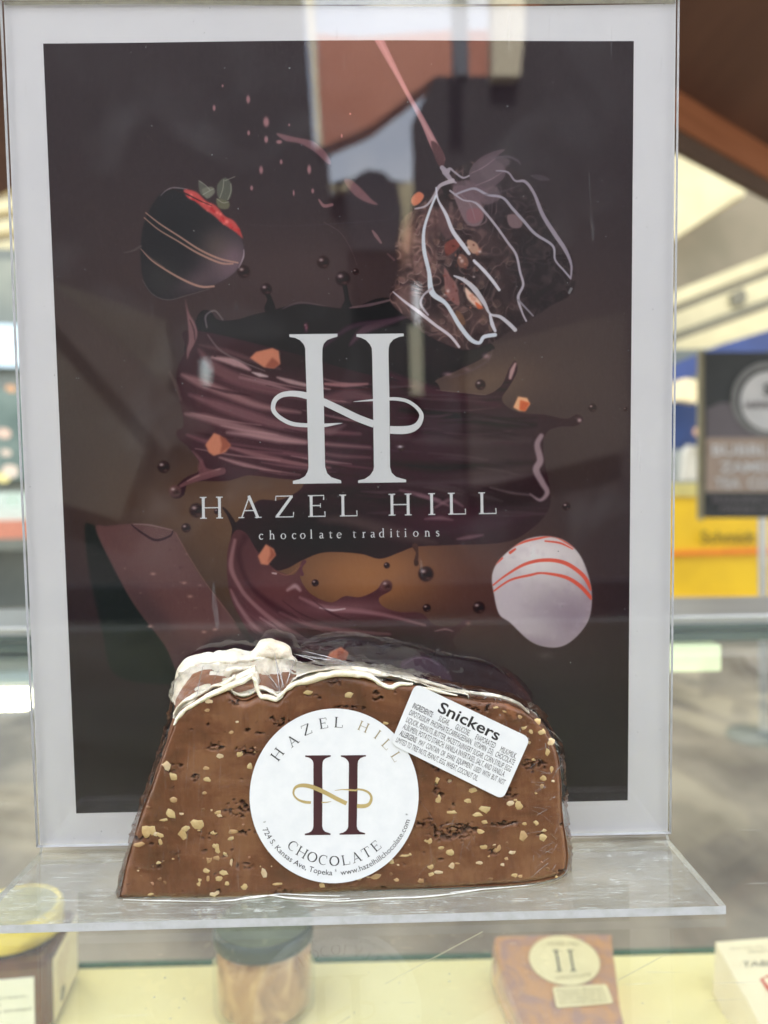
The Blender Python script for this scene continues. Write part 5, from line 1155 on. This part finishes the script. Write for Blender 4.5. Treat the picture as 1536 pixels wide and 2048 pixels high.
# carton at the right edge
BT = math.radians(10); BN = np.array([0, -math.sin(BT), math.cos(BT)]); BC = CAM+ray(1490, 1960)*.470
def on_b(px, py, off=0): return on_plane(px, py, BC+BN*off, BN)
M_CART = pbr('cream_carton', srgb(244,234,202), .5, srgb(240,228,194), 60); M_CARTS = pbr('carton_side', srgb(228,200,156), .5, srgb(212,184,144), 60); M_RED = pbr('red_print', srgb(206,66,56), .5, srgb(190,50,44), 200)
P = [on_b(x, y) for x, y in ((1431,1884),(1640,1868),(1760,2110),(1552,2110))]
dn = np.array([-.010, -.006, SHZ+.001-P[0][2]])
cart = prism('candy_carton', P, (-.0045, -.006, -.03), M_CART); cart['label'] = 'cream candy carton with red print at the right edge of the shelf'; cart['category'] = 'carton'
low_ = [np.array(p)+np.array((-.0045,-.006,-.03)) for p in P]
wtext('Hand made candy', 1460, 1530, 1899, 4, M_INK_T, cart, off=.0004, surf=on_b, rise=-4); wtext('GRAND VIEW', 1496, 1560, 1906, 5, M_INK_T, cart, off=.0004, surf=on_b, rise=-3); wtext('TABLE', 1485, 1560, 1934, 11, M_INKB, cart, off=.0004, surf=on_b, rise=-4)
prism('red_print', [on_b(x, y, .0005) for x, y in ((1520,1958),(1536,1950),(1600,1946),(1590,2010),(1556,2012))], -BN*.0003, M_RED, cart)
prism('red_print', [on_b(x, y, .0008) for x, y in ((1526,1958),(1540,1953),(1548,1966),(1538,1972))], -BN*.0003, M_CART, cart)

# ------------------------------------------------------------------ the hall behind, out of focus
def zf(px, py, d): return CAM+ray(px, py)*d
def slab(name, pxs, d, th_, mat, parent=None, dd=None):
    ds = dd if dd else [d]*len(pxs)
    return prism(name, [zf(x, y, q) for (x, y), q in zip(pxs, ds)], (0, th_, 0), mat, parent)
M_FLOOR = pbr('hall_floor', srgb(154,145,126), .6, srgb(92,84,74), 2.2, lo=.36, hi=.62, stretch=(1,.6,1), spec=.2)
fl_ = mesh_obj('floor', [(-30,-12,-.9),(30,-12,-.9),(30,40,-.9),(-30,40,-.9)], [(0,1,2,3)], M_FLOOR); tag(fl_, kind='structure')
# canopy over the stand
M_CAN = pbr('canopy_cloth', srgb(120,88,76), .8, srgb(102,74,66), 3, stretch=(1,.15,1)); M_FAS = pbr('orange_wood', srgb(186,122,86), .6, srgb(168,106,70), 8, stretch=(.2,.2,3)); M_FAS2 = pbr('dark_wood', srgb(104,86,76), .6)
CZ = 1.6
def cz(px, py): p = on_z(px, py, CZ); return (p[0], p[1])
A1 = cz(1350, 192); A2 = cz(1536, 306); dA = np.array(A2)-np.array(A1); far = np.array(A1)+dA*6
cp = [(-2.9,4.05), tuple(cz(-4, 392)), (.15,1.95), A1, tuple(far), (far[0],-.05), (-2.9,-.05)]
can = empty('brown_canopy', (0, 1, 0), 'brown canopy roof over the stand with orange wooden edge board, upper right', 'canopy')
prism('canopy_panel', [(x, y, CZ) for x, y in cp], (0,0,.03), M_CAN, can)
nA = np.array([dA[1], -dA[0]]); nA /= np.linalg.norm(nA)
h1 = (A1[0]**2+(A1[1]+.263)**2)**.5
def fascia(name, z0, z1, off, mat):
    a = np.array(A1)-dA*1.2+nA*off; b = far+nA*off
    v = [(a[0],a[1],z0),(b[0],b[1],z0),(b[0],b[1],z1),(a[0],a[1],z1)]; return prism(name, v, (nA[0]*.03, nA[1]*.03, 0), mat, can)
fascia('edge_board', CZ-.135, CZ-.002, .0, M_FAS); fascia('lower_trim', CZ-.205, CZ-.136, -.01, M_FAS2)
# pale ceiling with ribs
M_CEIL = pbr('cream_ceiling', srgb(176,168,136), .7, srgb(160,152,122), 2); M_CEIL2 = pbr('tan_ceiling', srgb(128,118,96), .7, srgb(116,108,86), 2); M_BEAM = pbr('cream_beam', srgb(196,186,146), .6, srgb(182,172,134), 3); M_BEAMD = pbr('grey_beam', srgb(112,108,88), .6, srgb(98,94,76), 3)
hall = empty('hall_ceiling', (0, 8, 3), 'cream ribbed ceiling of the hall behind the stand, right of the poster', 'ceiling')
hall['kind'] = 'structure'; del hall['category']
slab('ceiling_panel', [(-700,-600),(2300,-600),(2300,700),(1536,735),(1340,770),(0,560),(-700,500)], 9.0, .1, M_CEIL2, hall)
def band(a, b, wd, d, mat, name='ceiling_rib', th_=.12):
    (x0,y0),(x1,y1) = a, b; slab(name, [(x0,y0),(x1,y1),(x1,y1+wd*(1.0)),(x0,y0+wd)], d, th_, mat, hall)
band((1330,430),(1490,330), 60, 8.4, M_BEAM); slab('ceiling_rib', [(1330,300),(1400,330),(1490,385),(1330,490)], 8.3, .1, M_BEAM, hall)
band((1330,590),(1700,445), 26, 8.2, M_BEAM); band((1330,622),(1700,478), 9, 8.1, M_BEAMD); band((1330,634),(1700,490), 42, 8.0, M_BEAM)
band((1330,672),(1700,536), 16, 7.9, M_BEAMD); band((1330,690),(1700,560), 34, 7.8, M_BEAM); band((1330,716),(1700,590), 30, 7.7, M_BEAM)
slab('ceiling_vent', [(1462,588),(1486,576),(1494,590),(1490,606),(1466,612)], 7.95, .05, M_BEAMD, hall)
for k in range(4): band((-80,380+k*40),(120,330+k*44), 22, 7.8-k*.05, M_BEAM)
# blue band, dark shop front, left side
M_BLUE = pbr('blue_board', srgb(40,62,116), .5, srgb(30,50,98), 2); M_NAVY = pbr('navy_panel', srgb(18,52,104), .5, srgb(14,36,76), 2)
def thing(o, label, cat, group=None): return tag(o, label, cat, group)
thing(slab('blue_fascia', [(1330,735),(1440,690),(1700,610),(1700,655),(1440,730),(1330,775)], 7.0, .1, M_BLUE), 'blue fascia board under the ceiling, behind the black sign', 'fascia')
wl = slab('back_wall', [(-1500,430),(-1500,1230),(3200,1230),(3200,640),(1330,700),(1330,560),(60,500)], 7.6, .15, pbr('hall_wall', srgb(120,124,116), .7, srgb(92,98,92), 1.2)); tag(wl, kind='structure')
thing(slab('navy_booth', [(1325,800),(1412,790),(1412,900),(1325,900)], 6.6, .4, M_NAVY), 'dark navy booth behind the black sign, left of it', 'booth')
thing(slab('cream_lamp_shade', [(1330,770),(1370,756),(1402,762),(1408,790),(1395,806),(1360,800),(1330,806)], 6.3, .12, pbr('cream_shade', srgb(240,222,176), .6)), 'cream rounded lamp shade above the navy booth', 'lamp')
M_GREY = pbr('grey_goods', srgb(150,156,150), .6, srgb(120,128,124), 5); M_TEAL = pbr('teal_goods', srgb(120,150,150), .6, srgb(90,120,120), 5)
thing(slab('grey_stall', [(1325,900),(1420,896),(1420,975),(1325,975)], 6.2, .3, M_GREY), 'pale grey stall top behind the yellow barrier', 'stall')
thing(slab('stacked_cups', [(1372,906),(1380,890),(1392,892),(1402,914),(1404,960),(1366,960)], 5.9, .1, pbr('pale_cup', srgb(206,204,190), .5)), 'pale stacked cups on the grey stall', 'cups')
pinkm = emit('pink_lamp', (1,.62,.42,1), .2)
for x, y, r, c in ((1434,853,11,0),(1402,862,13,0),(1406,900,11,1)):
    o = slab('small_lamp', [(x+r*.8*math.cos(a), y+r*.8*math.sin(a)) for a in np.linspace(0, 6.28, 13)[:-1]], 5.8, .05, pinkm if c == 0 else M_BEAM); thing(o, {1434:'small warm lamp beside the black sign edge, rightmost',1402:'small warm lamp left of the black sign, upper one',1406:'small pale lamp left of the black sign, lowest'}[x], 'lamp', 'small lamps by the booth')
# yellow barrier
M_YEL = pbr('yellow_panel', srgb(228,188,6), .5, srgb(212,172,4), 2.5); M_YELT = pbr('cream_top', srgb(196,184,110), .5)
yb = empty('yellow_barrier', tuple(zf(1440,1195,5.4)), 'yellow barrier banner with dark script and orange line, behind the black sign', 'barrier')
slab('panel', [(1320,992),(1320,1195),(1720,1195),(1720,992)], 5.4, .05, M_YEL, yb); slab('top_rail', [(1320,966),(1320,993),(1720,993),(1720,966)], 5.38, .07, M_YELT, yb)
slab('orange_line', [(1340,1102),(1520,1096),(1700,1094),(1700,1106),(1520,1108),(1340,1112)], 5.37, .02, pbr('orange_print', srgb(232,130,20), .5), yb); slab('foot_rail', [(1320,1195),(1320,1216),(1720,1216),(1720,1195)], 5.36, .1, pbr('foot_rail', srgb(190,170,120), .5), yb)
def ztext(text, x0, x1, y, h, d, mat, parent, bold=.02):
    V2, F2 = sans_mesh(text, bold); xs = [q[0] for q in V2]; a, b = min(xs), max(xs)
    return mesh_obj('lettering', [zf(x0+(q[0]-a)/(b-a)*(x1-x0), y-q[1]/.7*h, d) for q in V2], F2, mat, parent)
ztext('Schmidt', 1402, 1512, 1086, 24, 5.36, pbr('olive_ink', srgb(110,96,10), .5), yb)
# black sign on a pole
M_SIGN = pbr('black_sign', srgb(46,50,48), .45, srgb(34,38,38), 4); M_SGREY = pbr('sign_grey', srgb(104,98,102), .5, srgb(96,90,94), 4); M_STAN = pbr('sign_tan', srgb(172,154,138), .5, srgb(160,142,126), 5); M_SW = pbr('sign_white', srgb(222,222,220), .5, srgb(200,202,202), 6)
sg = empty('menu_sign', tuple(zf(1530,1215,3.2)), 'black menu sign with round white emblem on a grey pole, right of the poster', 'sign')
slab('sign_board', [(1408,704),(1408,1036),(1760,1036),(1760,704)], 3.2, .02, M_SIGN, sg); slab('frame_side', [(1400,700),(1400,1040),(1408,1040),(1408,700)], 3.19, .03, pbr('sign_frame', srgb(130,124,96), .5), sg)
slab('grey_field', [(1412,818),(1412,876),(1756,876),(1756,800),(1440,806)], 3.195, .004, M_SGREY, sg); slab('tan_field', [(1412,876),(1412,984),(1756,984),(1756,876)], 3.195, .004, M_STAN, sg)
circ = lambda cx, cy, r, n=32: [(cx+r*math.cos(a), cy+r*math.sin(a)) for a in np.linspace(0, 2*math.pi, n+1)[:-1]]
slab('emblem_ring', circ(1537,798,74), 3.19, .004, pbr('ring_grey', srgb(138,140,138), .5), sg); slab('emblem_ring', circ(1539,799,64), 3.186, .003, M_SIGN, sg); slab('emblem_disc', circ(1541,802,60), 3.182, .003, M_SW, sg)
ztext('S', 1527, 1545, 790, 22, 3.178, M_SIGN, sg, .03); ztext('HAWAIIAN', 1492, 1590, 818, 16, 3.178, M_SGREY, sg)
ztext('BUBBLE', 1424, 1556, 910, 20, 3.188, M_SW, sg); ztext('ZAMEN', 1440, 1560, 944, 20, 3.188, M_SW, sg); ztext('TEA  COCO', 1430, 1580, 976, 20, 3.188, M_SW, sg)
ztext('MANUFACTURED', 1424, 1600, 1006, 13, 3.188, M_SGREY, sg); ztext('FRESH DAILY', 1440, 1600, 1024, 11, 3.188, M_SGREY, sg)
p0, p1 = zf(1525,1036,3.21), zf(1525,1215,3.21)
lathe('pole', [(.017,-.9),(.017,float(p0[2]))], (float(p0[0]), float(p0[1]), 0), M_ALU, sg, 16); lathe('foot', [(.0001,-.87),(.14,-.88),(.15,-.899)], (float(p0[0]), float(p0[1]), 0), M_DARKM, sg, 24)
# left: shop front with lights
lsh = empty('far_shop', tuple(zf(20,1000,6.5)), 'grey far shop front with lit windows, seen left of the poster', 'shop')
slab('shop_wall', [(-700,520),(120,520),(120,1100),(-700,1100)], 6.6, .2, pbr('shop_wall', srgb(136,140,126), .6, srgb(110,116,108), 2), lsh)
slab('window', [(-200,640),(60,650),(60,735),(-200,730)], 6.5, .03, pbr('pale_window', srgb(200,222,232), .3), lsh); slab('dark_front', [(-400,770),(110,780),(110,960),(-400,960)], 6.48, .04, pbr('dark_front', srgb(108,124,114), .6, srgb(80,98,90), 3), lsh)
thing(slab('orange_counter', [(-300,1046),(60,1040),(60,1076),(-300,1086)], 5.6, .2, pbr('orange_counter', srgb(206,132,104), .5)), 'orange counter edge seen left of the poster', 'counter')
thing(slab('pale_counter', [(-300,990),(60,984),(60,1040),(-300,1046)], 5.7, .2, pbr('pale_counter', srgb(196,214,202), .5)), 'pale green counter top left of the poster', 'counter')
for k, (x, y, r, col, s) in enumerate(((18,776,7,(1,.6,.35,1),2.0),(4,866,10,(1,.75,.6,1),2.2),(16,942,13,(1,.85,.7,1),2.2),(2,955,10,(1,.9,.4,1),2.5),(22,1000,13,(.8,1,.85,1),1.8),(8,905,7,(1,.85,.7,1),2.0))):
    thing(slab('hanging_lamp', circ(x, y, r, 14), 5.4, .06, emit('lamp_%d' % k, col, s*.12)), ('small orange hanging lamp, highest left of the poster','warm pinkish hanging lamp beneath the orange one','largest pale peach lamp left of the poster','yellow lamp at the very left edge','pale green lamp just above the orange counter','small peach lamp between two larger lamps')[k], 'lamp', 'lamps of the far shop')

# ------------------------------------------------------------------ the side of the hall behind the viewer (seen mirrored in the acrylic)
YB = -4.2
def mp_(px, py, dy=0.0): return mirrored(px, py, YB+dy)
M_DKW = pbr('front_wall', srgb(40,37,42), .7, srgb(30,28,33), .7, lo=.3, hi=.7); M_TERRA = pbr('terracotta', srgb(206,140,116), .7, srgb(190,122,98), 1.2)
def wall_holes(name, outer, holes, mat):
    loops = [[Vector(mp_(x, y)) for x, y in outer]]+[[Vector(mp_(x, y)) for x, y in h] for h in holes]
    vs = [v for l in loops for v in l]; tris = tessellate_polygon(loops)
    V = [tuple(v) for v in vs]; nn = len(V); V += [(v[0], v[1]-.12, v[2]) for v in V]
    F = [tuple(t) for t in tris]+[tuple(i+nn for i in t) for t in tris]; o = 0
    for l in loops:
        m_ = len(l); F += [(o+i, o+(i+1)%m_, o+(i+1)%m_+nn, o+i+nn) for i in range(m_)]; o += m_
    ob = mesh_obj(name, V, F, mat); return ob
fw_ = wall_holes('front_wall', [(-900,-60),(600,-60),(625,290),(640,300),(654,290),(660,392),(700,362),(760,356),(826,366),(828,300),(824,246),(870,152),(985,152),(990,-60),(2400,-60),(2400,2300),(-900,2300)],
    [[(392,716),(412,712),(424,738),(420,768),(404,774),(392,750)], [(826,560),(842,560),(845,620),(840,650),(832,650),(826,620)]], M_DKW); tag(fw_, kind='structure')
def mslab(name, pts, dy, th_, mat, label, cat):
    o = prism(name, [mp_(x, y, dy) for x, y in pts], (0,-th_,0), mat); return thing(o, label, cat)
mslab('terracotta_gable', [(634,66),(720,74),(900,60),(985,60),(985,152),(870,152),(740,252),(640,296)], -.5, .2, M_TERRA, 'terracotta gable wall across the yard, mirrored in the poster front', 'wall')
mslab('white_post', [(608,-60),(622,-60),(644,290),(634,292)], .05, .1, pbr('white_post', srgb(236,228,200), .6), 'white post mirrored in the poster front, left of the gable', 'post')
mslab('grey_post', [(905,-60),(935,-60),(938,150),(908,150)], .25, .1, pbr('slate_post', srgb(92,100,112), .6), 'slate post mirrored in the poster front, right of the gable', 'post')
mslab('cream_pier', [(985,-60),(1050,-60),(1050,60),(1040,152),(985,152)], .1, .15, pbr('cream_pier', srgb(214,206,180), .6), 'cream pier mirrored at the upper right of the poster', 'pier')
mslab('cream_sill', [(656,368),(700,384),(760,380),(828,362),(824,420),(800,500),(780,420),(740,380),(700,356),(670,384)], .12, .1, pbr('cream_sill', srgb(188,180,148), .6), 'cream ledge below the mirrored sky opening', 'ledge')
mslab('viewer_head', [(690,400),(700,360),(735,338),(770,345),(795,372),(805,420),(800,500),(700,500)], .3, .2, pbr('head_dark', srgb(40,42,50), .8), 'dark rounded bush mirrored below the sky opening', 'head')  # the viewer's head as a dark slab, unseen except in the mirror
M_OLV = pbr('olive_board', srgb(76,75,68), .7, srgb(60,60,56), 1.5); M_MID = pbr('mid_board', srgb(64,60,58), .7, srgb(50,47,47), 1.5)
mslab('olive_board', [(100,560),(330,640),(345,740),(240,1040),(100,1000)], .2, .1, M_OLV, 'olive board mirrored at the left of the poster', 'board')
mslab('slanted_beam', [(60,590),(100,570),(420,860),(330,900)], .35, .1, M_MID, 'slanted brown beam mirrored at the left of the poster', 'beam')
mslab('pale_post', [(818,650),(844,650),(846,790),(822,790)], .2, .1, pbr('pale_post', srgb(176,176,156), .6), 'pale narrow post mirrored in the middle of the poster', 'post')
mslab('shop_shelf', [(930,700),(1250,620),(1260,900),(940,980)], .15, .1, M_MID, 'brown shelf front mirrored at the right of the poster', 'shelf')
# a neighbouring counter just behind the viewer, mirrored along the bottom of the poster
YC = -1.5
nc = empty('neighbour_counter', tuple(float(q) for q in mirrored(700, 1500, YC)), 'olive neighbouring counter with white edge behind the viewer, mirrored low on the poster', 'counter')
for nm, y0, y1, th_, mt in (('rear_panel',1170,1383,.05,pbr('slate_panel', srgb(44,48,56), .5)), ('edge_strip',1386,1399,.30,pbr('white_edge', srgb(226,226,224), .4)), ('upper_front',1402,1534,.25,M_OLV), ('shadow_gap',1537,1556,.02,pbr('dark_gap', srgb(36,36,36), .6)), ('lower_front',1558,1750,.25,pbr('grey_front', srgb(140,140,132), .5))):
    prism(nm, [mirrored(x, y+(700-x)*.012, YC) for x, y in ((-200,y0),(1650,y0),(1650,y1),(-200,y1))], (0,-th_,0), mt, nc)
